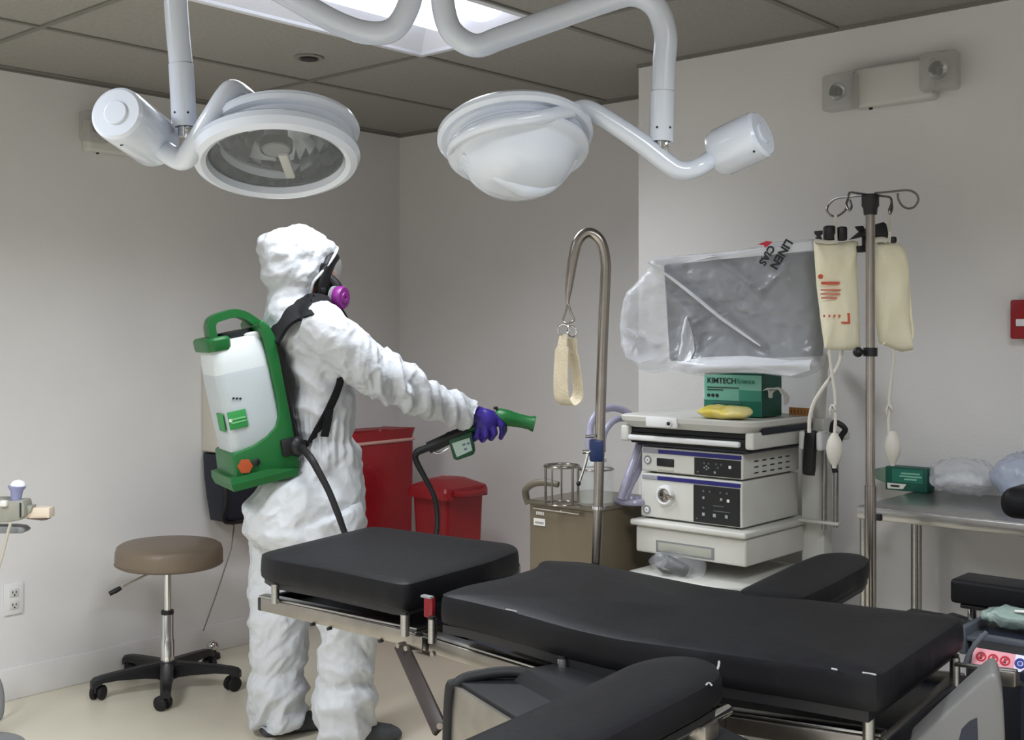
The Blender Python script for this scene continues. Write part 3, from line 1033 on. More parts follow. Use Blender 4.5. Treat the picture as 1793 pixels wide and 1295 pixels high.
t = thing('waste_bin', 'shorter red waste bin with a hinged lid against the back wall', 'bin', R(.755, -.40, 0), 'red waste bins')
obj('body', MB().loft([rr_ring(.67, .84, -.50, -.29, 0), rr_ring(.645, .865, -.53, -.275, .70)]), M_RED, t)
ld = MB()
ld.loft([rr_ring(.63, .885, -.55, -.262, .695), rr_ring(.63, .885, -.55, -.262, .725), rr_ring(.636, .879, -.544, -.268, .742), rr_ring(.69, .82, -.49, -.32, .772, .06), rr_ring(.71, .80, -.46, -.35, .776, .04)])
lid = obj('lid', ld, M_RED, t, 25)
obj('lid_grip', MB().tube([R(.884, -.50, .722), R(.90, -.46, .715), R(.90, -.34, .715), R(.884, -.30, .722)], .014, 10, 5), M_RED, lid)
for k, (du, dv) in enumerate(((.715, -.40), (.75, -.38), (.785, -.36))):
    obj('embossed_mark', MB().torus(R(du, dv, .772 - .004 * k), Z + W * -.1, .018, .004, 20, 6), mat('orange red print', (214, 66, 44), .5), lid)
obj('pedal', MB().rbox(.70, .80, -.56, -.5, .02, .04, .006), M_BLACK, t)

# ================================================================ suction unit
t = thing('suction_unit', 'beige steel suction cabinet behind the table, wire basket on top', 'suction unit', R(2.04, -1.0, 0))
obj('cabinet', MB().rbox(1.90, 2.19, -1.171, -.83, .05, .862, .012, 3), M_BEIGE, t)
for du in (1.93, 2.16):
    for dv in (-1.14, -.86):
        cm_ = MB()
        cm_.lathe([(0, -.012), (.02, -.012), (.0255, -.006), (.0255, .006), (.02, .012), (0, .012)], R(du, dv, .0255), W, 20)
        cm_.cyl(R(du, dv, .03), R(du, dv, .056), .008)
        obj('caster', cm_, M_RUBBER, t)
obj('top_plate', MB().rbox(1.893, 2.197, -1.178, -.823, .852, .866, .004), M_BEIGED, t)
tr = obj('front_bar', MB().tube([R(1.935, -1.173, .842), R(1.935, -1.186, .842), R(2.13, -1.186, .842), R(2.13, -1.173, .842)], .0035, 10, 1), M_CHROME, t)
obj('asset_label', MB().box(R(1.95, -1.173, .795), (.05, .002, .024), ROOM), M_PAPER, t)
for k in range(4):
    obj('asset_mark', MB().box(R(1.938 + k * .009, -1.1715, .824), (.006, .002, .011), ROOM), M_PAPER, t)
obj('label_print', MB().box(R(1.95, -1.1745, .793), (.036, .002, .006), ROOM), mat('grey print', (150, 148, 146), .6), t)
obj('chrome_edge', MB().tube([R(2.19, -1.174, .74), R(2.187, -1.178, .70), R(2.16, -1.178, .665), R(2.10, -1.178, .64)], .0055, 10, 6), M_CHROME, t)
hb = [P(925, 882, 3.95), P(921, 868, 3.95), P(921, 856, 3.93), P(935, 846, 3.9), P(955, 844, 3.88), P(978, 848, 3.86)]
obj('carry_handle', MB().tube(hb, [.011, .012, .012, .012, .012, .010], 14, 6), M_BEIGED, t)
# wire basket
kc = PZ(984, 884, .868)
bk = obj('wire_basket', MB().torus(kc + Z * .128, Z, .056, .0045, 36, 8), M_POLE, t)
obj('basket_ring', MB().torus(kc + Z * .006, Z, .056, .003, 36, 8), M_POLE, bk)
for k in range(5):
    a = 2 * math.pi * k / 5 + .3
    d = V((math.cos(a), math.sin(a), 0)) * .056
    obj('basket_wire', MB().cyl(kc + d + Z * .004, kc + d + Z * .128, .003 if k % 2 else .0045, seg=10), M_POLE, bk)
# glass canister
kj = PZ(1044, 884, .868)
t2 = thing('glass_canister', 'clear glass suction canister on the beige cabinet behind the steel pole', 'canister', kj)
obj('jar', MB().lathe([(0, .003), (.052, .003), (.056, .01), (.056, .115), (.05, .132), (.036, .145), (.033, .143), (.046, .13), (.053, .113), (.053, .012), (0, .006)], kj, Z, 40), M_GLASS, t2)
obj('jar_ring', MB().torus(kj + Z * .118, Z, .056, .003, 40, 8), M_POLE, t2)
obj('stopper', MB().lathe([(0, .142), (.034, .142), (.034, .155), (.02, .158), (.016, .175), (0, .175)], kj, Z, 28), M_OFF, t2)
obj('spout', MB().tube([kj + Z * .17 + V((-.012, 0, 0)), kj + Z * .215 + V((-.018, 0, 0)), kj + Z * .235 + V((-.014, 0, 0))], .009, 12, 4), M_HOSE, t2)
# hoses
t3 = thing('suction_hoses', 'lilac clear hoses looping from the canister to the equipment cart', 'hose', P(1095, 868, 3.8))
obj('hose', MB().tube([P(1033, 800, 3.84), P(1032, 770, 3.85), P(1036, 738, 3.87), P(1052, 719, 3.9), P(1078, 714, 3.93), P(1104, 727, 3.94), P(1120, 760, 3.92), P(1112, 800, 3.86), P(1098, 838, 3.82), P(1086, 874, 3.80)], .0125, 12, 7), M_HOSE, t3)
obj('hose', MB().tube([P(1055, 790, 3.84), P(1056, 764, 3.86), P(1068, 742, 3.88), P(1088, 732, 3.92), P(1112, 740, 3.95), P(1128, 780, 3.93), P(1118, 822, 3.87), P(1104, 850, 3.84), P(1094, 876, 3.82)], .0115, 12, 7), M_HOSE, t3)
obj('hose_coil', MB().torus(P(1108, 876, 3.86), Z, .05, .011, 36, 10), M_HOSE, t3)

# ================================================================ endoscopy cart
t = thing('equipment_cart', 'white equipment trolley with tray top and stacked shelves', 'cart', R(2.45, -.85, 0))
CT = t


def cart_box(name, *a, m=M_OFF, par=None, bev=.006):
    return obj(name, MB().rbox(*a, bev, 3), m, par or CT)


ZTR = 1.158
tray = MB()
tray.loft([rr_ring(2.215, 2.67, -1.045, -.675, ZTR - .035, .04), rr_ring(2.185, 2.70, -1.065, -.66, ZTR - .014, .055), rr_ring(2.182, 2.703, -1.068, -.657, ZTR, .055), rr_ring(2.188, 2.697, -1.062, -.663, ZTR + .004, .05), rr_ring(2.205, 2.68, -1.045, -.68, ZTR - .002, .04)])
ty = obj('tray', tray, M_OFF, t, 30)
lp = obj('tray_latch', MB().rbox(2.31, 2.43, -1.072, -1.062, ZTR - .03, ZTR + .003, .004), M_WHITE, ty)
obj('lock', MB().cyl(R(2.402, -1.072, ZTR - .016), R(2.402, -1.077, ZTR - .016), .0105), M_CHROME, lp)
obj('keyhole', MB().cyl(R(2.402, -1.076, ZTR - .016), R(2.402, -1.0785, ZTR - .016), .006), M_INK, lp)
cart_box('tray_bracket', 2.66, 2.69, -1.05, -.68, 1.075, 1.126, m=M_OFF)
cart_box('tray_bracket', 2.195, 2.225, -1.05, -.68, 1.075, 1.126, m=M_OFF)
cart_box('rail_strip', 2.688, 2.694, -1.0, -.68, 1.118, 1.138, m=M_NAVY, bev=.001)
cart_box('drawer_gap', 2.225, 2.66, -1.03, -.69, 1.104, 1.124, m=M_RUBBER, bev=.002)
dw = cart_box('keyboard_drawer', 2.225, 2.66, -1.035, -.69, 1.070, 1.104, m=M_RUBBER, bev=.004)
obj('drawer_bar', MB().rbox(2.225, 2.64, -1.052, -1.034, 1.079, 1.097, .006, 3), M_WHITE, dw)
cart_box('rear_column', 2.645, 2.725, -.665, -.60, .12, 1.15, m=M_OFF)
cart_box('rear_column', 2.20, 2.27, -.64, -.58, .12, 1.15, m=M_OFF)
sh1 = cart_box('shelf', 2.235, 2.665, -1.055, -.62, .803, .823, m=M_OFF, bev=.007)
cart_box('shelf', 2.25, 2.66, -1.03, -.62, 1.062, 1.070, m=M_NAVY, bev=.002)
dr = cart_box('drawer_box', 2.245, 2.655, -1.035, -.62, .715, .801, m=M_OFF, bev=.008)
obj('drawer_recess', MB().rbox(2.325, 2.545, -1.0365, -1.030, .722, .762, .003), M_GREYP, dr)
obj('recess_lip', MB().rbox(2.335, 2.535, -1.038, -1.034, .728, .756, .002), mat('recess grey', (168, 168, 158), .5), dr)
# base platform
obj('base_plate', MB().prism([R(2.27, -1.11, .638), R(2.60, -1.11, .638), R(2.66, -1.05, .638), R(2.66, -.62, .638), R(2.25, -.62, .638), R(2.25, -1.08, .638)], Z * .022, .006, 3), M_OFF, t)
cart_box('lower_cabinet', 2.27, 2.64, -1.02, -.63, .12, .637, m=M_OFF)
for du in (2.30, 2.61):
    for dv in (-.99, -.66):
        cm_ = MB()
        cm_.lathe([(0, -.014), (.04, -.014), (.05, -.007), (.05, .007), (.04, .014), (0, .014)], R(du, dv, .05), U, 26)
        cm_.cyl(R(du, dv, .05), R(du, dv, .125), .012)
        obj('caster', cm_, M_RUBBER, t)
# side rails for cable arms
obj('cable_rail', MB().tube([R(2.745, -.70, 1.10), R(2.745, -.70, .845), R(2.745, -.70, .80)], .0085, 14, 3), M_STEEL, t)
obj('cable_rail', MB().tube([R(2.785, -.70, 1.10), R(2.785, -.70, .845), R(2.785, -.70, .81)], .008, 14, 3), M_STEEL, t)
cart_box('rail_holder', 2.66, 2.80, -.715, -.69, .818, .828, m=M_OFF, bev=.003)
cart_box('rail_holder', 2.70, 2.82, -.73, -.67, 1.09, 1.115, m=M_OFF, bev=.006)
cart_box('cable_hook', 2.705, 2.725, -.80, -.75, 1.06, 1.12, m=M_WHITE, bev=.008)
cart_box('cable_hook', 2.765, 2.785, -.80, -.74, 1.06, 1.12, m=M_WHITE, bev=.008)
obj('black_cable', MB().ribbon([R(2.74, -.78, 1.12), R(2.742, -.79, 1.07), R(2.738, -.79, 1.0), R(2.735, -.78, .99)], [U] * 4, .035, .02, 5), M_BLACK, t)
obj('black_cable', MB().tube([R(2.79, -.74, 1.12), R(2.81, -.76, 1.15), R(2.84, -.75, 1.13), R(2.82, -.74, 1.10), R(2.80, -.745, 1.03), R(2.805, -.745, .99)], .009, 10, 6), M_BLACK, t)


def tiny(par, u, z, m, w=.006, h=.006, vf=-1.02):
    return obj('button', MB().rbox(u - w / 2, u + w / 2, vf - .0045, vf, z - h / 2, z + h / 2, .001, 1), m, par)


def unit(label, u0, u1, z0, z1, kind):
    vf = -1.018
    q = thing('endoscopy_unit', label, 'medical device', R((u0 + u1) / 2, -.84, z0), 'stacked endoscopy units')
    b = obj('case', MB().rbox(u0, u1, vf, -.66, z0 + .006, z1, .006, 3), M_OFF, q)
    for du in (u0 + .03, u1 - .03):
        for dv in (vf + .03, -.69):
            obj('foot', MB().cyl(R(du, dv, z0), R(du, dv, z0 + .008), .01), M_BLACK, q)
    w = u1 - u0
    h = z1 - z0
    pn = obj('front_panel', MB().rbox(u0 + w * .54, u1 - .008, vf - .003, vf + .002, z0 + .010, z1 - .022, .001, 1), M_BLACK, q)
    obj('blue_stripe', MB().rbox(u0 + w * .18, u1 - .006, vf - .0035, vf + .002, z1 - .019, z1 - .006, .001, 1), M_BLUE, q)
    obj('grey_stripe', MB().rbox(u0 + .008, u0 + w * .18, vf - .003, vf + .002, z1 - .019, z1 - .006, .001, 1), mat('stripe grey', (150, 150, 160), .4), q)
    zc = z0 + (.030 if kind else h * .5)
    obj('power_ring', MB().torus(R(u0 + .026, vf - .001, zc), W, .0125, .0022, 28, 8), M_GREYP, q)
    obj('power_button', MB().cyl(R(u0 + .026, vf + .001, zc), R(u0 + .026, vf - .003, zc), .009), M_WHITE, q)
    obj('power_mark', MB().cyl(R(u0 + .026, vf - .002, zc), R(u0 + .026, vf - .0036, zc), .003, seg=12), M_GREYP, q)
    gl = mat('panel glyph', (150, 156, 160), .5)
    gd = mat('panel dim glyph', (92, 98, 106), .5)
    wl = mat('panel bright glyph', (225, 230, 226), .5)
    a, c = u0 + w * .56, u1 - .014
    if kind == 0:
        obj('display', MB().rbox(u0 + .062, u0 + .128, vf - .003, vf + .001, z0 + .026, z0 + .052, .003), M_BLACK, q)
        obj('card_slot', MB().rbox(u0 + .066, u0 + .126, vf - .002, vf + .001, z0 + .012, z0 + .018, .001, 1), mat('slot beige', (180, 180, 168), .5), q)
        for x, z, s_, mm in ((.2, .72, .006, gd), (.3, .72, .006, gd), (.48, .72, .006, gd), (.6, .72, .006, gd), (.8, .6, .009, wl), (.25, .55, .005, gl), (.25, .35, .005, gl), (.2, .45, .005, gl), (.3, .45, .005, gl), (.52, .5, .006, gd), (.45, .2, .007, gl), (.04, .15, .004, gl)):
            tiny(pn, a + (c - a) * x, z0 + .012 + (h - .036) * z, mm, s_, s_, vf - .001)
        for r_ in range(3):
            for c_ in range(5):
                v_ = -.94 + c_ * .05
                obj('vent_slot', MB().box(R(u1 + .0005, v_, z0 + .022 + r_ * .018), (.002, .024, .004), ROOM), M_INK, b)
    else:
        sk = obj('light_socket', MB().lathe([(.034, 0), (.034, .004), (.03, .012), (.026, .014), (.022, .012), (.02, .002)], R(u0 + .098, vf, z0 + h * .55), -W, 36), M_WHITE, q)
        obj('socket_core', MB().lathe([(.0205, 0), (.0205, .010), (.013, .014), (.012, .004), (0, .004)], R(u0 + .098, vf, z0 + h * .55), -W, 28), M_POLE, sk)
        obj('socket_lever', MB().box(R(u0 + .122, vf - .012, z0 + h * .54), (.03, .008, .014), ROOM, .003), M_POLE, sk)
        for x, z, s_, mm in ((.2, .86, .007, gd), (.35, .86, .006, gd), (.6, .86, .006, gd), (.75, .86, .006, gd), (.2, .68, .008, gl), (.62, .68, .008, gl), (.78, .66, .009, wl), (.2, .22, .010, gl), (.46, .22, .011, gl), (.74, .22, .010, gl), (.04, .08, .005, gd), (.2, .4, .007, gd)):
            tiny(pn, a + (c - a) * x, z0 + .012 + (h - .036) * z, mm, s_, s_, vf - .001)
        obj('indicator_bar', MB().rbox(a + (c - a) * .43, a + (c - a) * .82, vf - .0045, vf - .001, z0 + .05, z0 + .0525), gd, pn)
        obj('indicator_bar', MB().rbox(a + (c - a) * .43, a + (c - a) * .68, vf - .0045, vf - .001, z0 + .066, z0 + .0685), gd, pn)
    return q


unit('large light source unit, lower of the two stacked on the trolley', 2.253, 2.633, .823, .972, 1)
unit('slim video processor, upper of the two units stacked under the tray', 2.256, 2.636, .972, 1.058, 0)

# clear bagged probe lying on the base platform
q = R(2.40, -1.052, .660)
t4 = thing('bagged_camera_head', 'black camera head in a clear bag under the trolley drawer', 'camera head', q)
obj('grip', MB().tube([q + U * -.03 + Z * .045, q + U * .0 + Z * .035, q + U * .05 + Z * .021], [.02, .022, .019], 16, 5), M_BLACK, t4)
obj('coupler', MB().lathe([(0, 0), (.021, 0), (.023, .006), (.023, .022), (.015, .03), (0, .03)], q + U * -.025 + Z * .048 - W * .012, -W, 24), M_GREYP, t4)
obj('cord', MB().tube([q + U * -.045 + Z * .05, q + U * -.06 + Z * .03, q + U * -.04 + Z * .010, q + U * .0 + Z * .008], .005, 10, 6), M_BLACK, t4)
bg = MB()
bg.ell(q + U * .02 + Z * .034 - W * .0, (.105, .05, .038), ROOM, 30, 16)
for v_ in bg.bm.verts:
    v_.co += V((noise.noise(v_.co * 30), noise.noise(v_.co * 30 + V((3, 3, 3))), noise.noise(v_.co * 26 + V((9, 1, 3))))) * .010
    v_.co.z = max(v_.co.z, .6605)
obj('clear_bag', bg, M_FILMC, t4, 60)

# ================================================================ carton, packets and small things on the trolley tray
zt = ZTR + .0005
t = thing('tissue_carton', 'green wipes carton with a white tissue pulled from its side, on the tray', 'carton', R(2.5, -.78, zt))
cz = 1.296
cb_ = obj('box', MB().rbox(2.388, 2.602, -.845, -.715, zt, cz, .002, 1), M_TEALD, t)
obj('front_print', MB().rbox(2.389, 2.601, -.8465, -.844, zt + .001, cz - .004), M_TEALL, t)
obj('print_band', MB().rbox(2.389, 2.601, -.8475, -.846, zt + .001, zt + .05), M_TEAL, t)
obj('print_band', MB().rbox(2.52, 2.601, -.8476, -.846, zt + .05, zt + .085), mat('mid teal print', (62, 146, 124), .5), t)
obj('top_flap', MB().prism([R(2.388, -.845, cz), R(2.602, -.845, cz), R(2.602, -.72, cz + .012), R(2.47, -.72, cz + .01)], Z * .003), M_TEALD, t)
text('brand_lettering', 'KIMTECH', .026, R(2.40, -.8482, cz - .024), U, Z, M_INK, t, 'LEFT', bold=.0002)
text('brand_lettering', 'Science', .022, R(2.512, -.8482, cz - .024), U, Z, M_TEAL, t, 'LEFT')
for k, (w_, z_) in enumerate(((.12, .044), (.06, .052))):
    obj('print_line', MB().rbox(2.40, 2.40 + w_, -.8485, -.847, cz - z_ - .003, cz - z_), M_INK, t)
for k in range(3):
    obj('print_dot', MB().cyl(R(2.406 + k * .016, -.847, cz - .072), R(2.406 + k * .016, -.8487, cz - .072), .0058, seg=16), M_INK, t)
for k, z_ in enumerate((.044, .030)):
    obj('print_line', MB().rbox(2.415, 2.53, -.849, -.847, zt + z_ - .004, zt + z_ + .003), mat('dusk teal print', (60, 110, 104), .5), t)
ts = MB()
ts.ribbon([R(2.602, -.815, 1.245), R(2.625, -.815, 1.252), R(2.645, -.80, 1.245), R(2.655, -.785, 1.225), R(2.652, -.775, 1.20)], [W, W, W, W, W], lambda x: .045 * (1 - x * .45), .003, 6)
ts.ribbon([R(2.602, -.80, 1.25), R(2.618, -.82, 1.245), R(2.622, -.822, 1.222)], [W, W * 1 + Z * .3, W], lambda x: .05 * (1 - x * .7), .003, 6)
for v_ in ts.bm.verts:
    v_.co += V((noise.noise(v_.co * 60), noise.noise(v_.co * 60 + V((3, 3, 3))), noise.noise(v_.co * 50))) * .005
obj('tissue', ts, M_PAPER, t, 60)

t = thing('yellow_packet', 'crumpled yellow packet lying in front of the green carton', 'packet', R(2.52, -.955, zt))
yb = MB()
yb.ell(R(2.525, -.945, zt + .017), (.092, .055, .024), ROOM, 40, 18, .7)
for v_ in yb.bm.verts:
    c = v_.co
    v_.co = c + V((noise.noise(c * 18), noise.noise(c * 18 + V((3, 3, 3))), noise.noise(c * 22 + V((1, 5, 2))))) * .011
    v_.co.z = max(v_.co.z, zt)
obj('wrapper', yb, M_YELLOW, t, 60)

t = thing('small_box', 'small white and pink box standing left of the green carton', 'box', R(2.345, -.73, zt))
obj('box', MB().rbox(2.325, 2.375, -.75, -.70, zt, zt + .075, .002), M_PAPER, t)
obj('pink_panel', MB().rbox(2.327, 2.373, -.7515, -.749, zt + .005, zt + .05), M_PINK, t)
obj('print_line', MB().rbox(2.33, 2.37, -.752, -.749, zt + .057, zt + .062), M_INK, t)
t = thing('card_strip', 'orange brown card strip standing at the back of the tray', 'card', R(2.66, -.675, zt))
obj('strip', MB().rbox(2.61, 2.69, -.682, -.678, zt, zt + .026), M_WOOD, t)
for k in range(6):
    obj('tick_mark', MB().rbox(2.618 + k * .012, 2.62 + k * .012, -.6835, -.681, zt + .006, zt + .02), mat('brown print', (120, 80, 44), .6), t)

# ================================================================ bagged monitor above the trolley
DM = 3.55
t = thing('covered_monitor', 'flat monitor hidden under a white translucent plastic bag', 'monitor', R(2.45, -.72, 1.2))
MON = t
m0, m1, m2, m3 = P(1162, 464, 3.69), P(1430, 440, 3.46), P(1434, 622, 3.46), P(1172, 630, 3.69)
mu = (m1 - m0).normalized()
mn = mu.cross(Z).normalized()                # toward the viewer
if mn.y > 0:
    mn = -mn
obj('screen', MB().prism([m0, m1, m2, m3], -mn * .012, .004), M_SCREEN, t)
cc = (m0 + m1 + m2 + m3) / 4
obj('rear_housing', MB().prism([cc + (p - cc) * 1.02 - mn * .012 for p in (m0, m1, m2, m3)], -mn * .03, .006), M_BLACK, t)
obj('swing_arm', MB().tube([cc - mn * .05, cc - mn * .09 - Z * .01, R(2.66, -.58, 1.36), R(2.685, -.60, 1.30), R(2.685, -.62, 1.14)], .02, 16, 6), M_OFF, t)
# plastic bag
outl = [(1150, 451), (1175, 449), (1200, 447), (1250, 443), (1300, 438), (1335, 430), (1360, 424), (1395, 421), (1424, 419), (1431, 432), (1435, 480), (1438, 530), (1443, 570), (1441, 610), (1437, 640), (1422, 652), (1398, 662), (1370, 658), (1340, 654), (1300, 652), (1260, 654), (1235, 658), (1205, 654), (1180, 646), (1150, 653), (1128, 648), (1108, 633), (1092, 606), (1090, 570), (1096, 530), (1102, 512), (1120, 494), (1136, 478)]
c0 = (1290, 545)


def mdepth(px):                              # depth of the screen plane at this column
    s_ = (px - 1176) / (1429 - 1176)
    s_ = max(-.1, min(1.05, s_))
    return 3.68 + (3.46 - 3.68) * s_


dense = []
for i in range(len(outl)):
    a, b = outl[i], outl[(i + 1) % len(outl)]
    for k in range(5):
        dense.append((a[0] + (b[0] - a[0]) * k / 5, a[1] + (b[1] - a[1]) * k / 5))
NB = len(dense)
NR = 30


def seg_ridge(x, y, x0, y0, x1, y1, w):
    dx, dy = x1 - x0, y1 - y0
    l2 = dx * dx + dy * dy
    s_ = max(0, min(1, ((x - x0) * dx + (y - y0) * dy) / l2))
    d = math.hypot(x - x0 - dx * s_, y - y0 - dy * s_)
    return math.exp(-(d / w) ** 2)


def bag_pt(x, y, s_, side):
    D = mdepth(x)
    edge = (1 - s_ ** 4) ** .5
    q = P(x, y, D)
    if side > 0:                             # film over the screen
        off = .022 + .034 * edge
        low = smoothstep(590, 650, y)
        off += .05 * low * edge                           # sags forward at the bottom
        left = smoothstep(1200, 1130, x)
        off += .05 * left * edge
        off += .026 * seg_ridge(x, y, 1156, 462, 1348, 606, 7)
        off += .016 * seg_ridge(x, y, 1170, 500, 1235, 560, 6)
        off -= .010 * seg_ridge(x, y, 1175, 505, 1330, 612, 9)
        off += .022 * seg_ridge(x, y, 1215, 560, 1208, 630, 5)
        off += .016 * seg_ridge(x, y, 1226, 566, 1236, 610, 4)
        off += .016 * seg_ridge(x, y, 1262, 452, 1345, 510, 6)
        off += .013 * seg_ridge(x, y, 1345, 510, 1385, 470, 5)
        off += .014 * seg_ridge(x, y, 1105, 578, 1170, 602, 5)
        off += .02 * seg_ridge(x, y, 1240, 640, 1440, 636, 7)
        off += .015 * seg_ridge(x, y, 1225, 628, 1290, 622, 8)
        off += .008 * noise.noise(V((x * .03, y * .05, 1.3))) + .005 * noise.noise(V((x * .09, y * .12, 4.3)))
        return q + mn * off
    off = .055 + .05 * edge + .01 * noise.noise(V((x * .03, y * .03, 9)))
    return q - mn * off


bagm = MB()
rows = []
for side in (1, -1):
    rs_ = []
    for k in range(NR + 1):
        s_ = 1 - k / (NR + .6)
        rs_.append([bagm._v(bag_pt(c0[0] + (x - c0[0]) * s_, c0[1] + (y - c0[1]) * s_, s_, side)) for x, y in dense])
    for a, b in zip(rs_, rs_[1:]):
        for j in range(NB):
            bagm.bm.faces.new((a[j], a[(j + 1) % NB], b[(j + 1) % NB], b[j]))
    bagm.bm.faces.new(rs_[-1])
    rows.append(rs_)
for j in range(NB):
    bagm.bm.faces.new((rows[0][0][j], rows[0][0][(j + 1) % NB], rows[1][0][(j + 1) % NB], rows[1][0][j]))
obj('plastic_bag', bagm, M_FILM, t, 70)


def sheen_sheet(pix, lift, k=4):
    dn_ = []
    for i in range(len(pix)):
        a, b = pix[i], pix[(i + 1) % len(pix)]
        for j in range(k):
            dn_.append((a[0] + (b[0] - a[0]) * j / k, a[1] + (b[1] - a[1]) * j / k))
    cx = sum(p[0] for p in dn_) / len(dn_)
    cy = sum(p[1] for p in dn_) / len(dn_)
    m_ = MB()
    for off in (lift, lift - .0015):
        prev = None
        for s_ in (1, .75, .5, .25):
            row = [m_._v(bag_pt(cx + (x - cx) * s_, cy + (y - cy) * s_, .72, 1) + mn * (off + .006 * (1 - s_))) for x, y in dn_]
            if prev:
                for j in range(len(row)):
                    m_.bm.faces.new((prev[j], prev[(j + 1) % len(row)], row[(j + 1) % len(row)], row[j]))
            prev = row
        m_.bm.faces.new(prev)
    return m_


obj('bag_sheen', sheen_sheet([(1206, 632), (1250, 624), (1320, 622), (1400, 630), (1436, 628), (1434, 646), (1400, 656), (1340, 650), (1270, 650), (1225, 650)], .006), M_SHEEN, t, 70)  # whiter sheets imitate ceiling light caught on the bag's edges
obj('bag_sheen', sheen_sheet([(1108, 572), (1124, 576), (1150, 592), (1172, 602), (1168, 626), (1142, 634), (1120, 624), (1110, 600)], -.008), M_SHEEN, t, 70)
obj('bag_sheen', sheen_sheet([(1160, 455), (1250, 447), (1330, 438), (1428, 424), (1430, 440), (1330, 450), (1250, 458), (1170, 466)], .004), M_SHEEN, t, 70)
obj('bag_sheen', sheen_sheet([(1208, 572), (1216, 552), (1222, 575), (1230, 610), (1228, 630), (1210, 632), (1206, 610)], .008), M_SHEEN, t, 70)
cr = [bag_pt(x, y, .5, 1) + mn * .003 for x, y in ((1158, 463), (1190, 487), (1230, 518), (1275, 555), (1315, 584), (1346, 605))]
obj('bag_crease', MB().tube(cr, [.003, .005, .006, .006, .005, .002], 8, 5), M_SHEEN, t, 70)


def bagtext(name, s, px, py, size, m):
    a = bag_pt(px, py, .6, 1) + mn * .016
    xd = (P(px - 42, py + 70, mdepth(px - 42)) - P(px, py, mdepth(px)))
    yd = -mn.cross(xd)
    if yd.x < 0:
        yd = -yd
    text(name, s, size, a, xd, yd, m, MON, bold=.0012)


bagtext('bag_lettering', 'LINEN', 1378, 447, .034, M_INK)
bagtext('bag_lettering', 'CIAS', 1354, 449, .030, M_INK)
obj('bag_logo', MB().prism([bag_pt(x, y, .8, 1) + mn * .004 for x, y in ((1334, 430), (1350, 424), (1362, 425), (1354, 432), (1348, 436), (1346, 431))], mn * .001), M_REDMK, MON)
# ================================================================ drip stand
DI = 3.2
b = P(1524, 800, DI)
ib = V((b.x, b.y, 0))
t = thing('drip_stand', 'steel drip stand with four wire hooks beside the steel table', 'drip stand', ib)
zt_ = P(1524, 372, DI).z
obj('pole', MB().cyl(ib + Z * .09, ib + Z * (zt_ - .75), .0155).cyl(ib + Z * (zt_ - .76), ib + Z * zt_, .0125), M_POLE, t)
obj('hub', MB().lathe([(0, zt_ - .006), (.0175, zt_ - .006), (.0195, zt_ + .012), (.0235, zt_ + .018), (.0235, zt_ + .05), (0, zt_ + .052)], ib, Z, 28), M_BLACK, t)


def hook(pts):
    obj('hook', MB().tube([P(x, y, DI + d) for x, y, d in pts], .0032, 10, 6), mat('dark hook wire', (136, 132, 130), .3, 1.), t)


hook(((1516, 341, 0), (1490, 344, .05), (1466, 347, .1), (1453, 356, .12), (1448, 368, .12), (1455, 377, .12), (1466, 378, .12), (1477, 371, .11), (1482, 364, .1)))
hook(((1532, 338, 0), (1565, 335, .05), (1590, 333, .09), (1604, 339, .1), (1608, 350, .1), (1602, 361, .1), (1591, 365, .1), (1580, 360, .09), (1573, 348, .08), (1572, 338, .08)))
hook(((1516, 340, 0), (1502, 338, -.06), (1488, 337, -.12), (1485, 348, -.13), (1482, 358, -.14), (1487, 368, -.16), (1491, 362, -.15), (1488, 350, -.14)))
hook(((1532, 341, 0), (1546, 343, -.06), (1559, 346, -.12), (1561, 356, -.14), (1557, 368, -.16), (1559, 374, -.16), (1562, 364, -.15), (1561, 352, -.14)))
kn = obj('height_clamp', MB().cyl(ib + Z * (P(0, 616, DI).z - .012), ib + Z * (P(0, 616, DI).z + .012), .019), M_BLACK, t)
q = ib + Z * P(0, 616, DI).z
obj('clamp_screw', MB().cyl(q, q + V((-.03, -.012, 0)), .006), M_BLACK, kn)
obj('clamp_knob', MB().ell(q + V((-.038, -.014, 0)), (.014, .014, .014), ID, 18, 12), M_BLACK, kn)
for k in range(5):
    a = math.radians(20 + 72 * k)
    d = V((math.cos(a), math.sin(a), 0))
    lg = obj('leg', MB().tube([ib + Z * .10, ib + d * .08 + Z * .095, ib + d * .25 + Z * .07], [.014, .014, .011], 14, 5), M_STEEL, t)
    cm_ = MB()
    cm_.lathe([(0, -.011), (.022, -.011), (.027, -.006), (.027, .006), (.022, .011), (0, .011)], ib + d * .25 + Z * .0275, V((-d.y, d.x, 0)), 20)
    obj('caster_wheel', cm_, M_RUBBER, lg)
obj('base_hub', MB().lathe([(0, .07), (.03, .07), (.034, .085), (.03, .115), (.018, .125), (0, .125)], ib, Z, 24), M_STEEL, t)


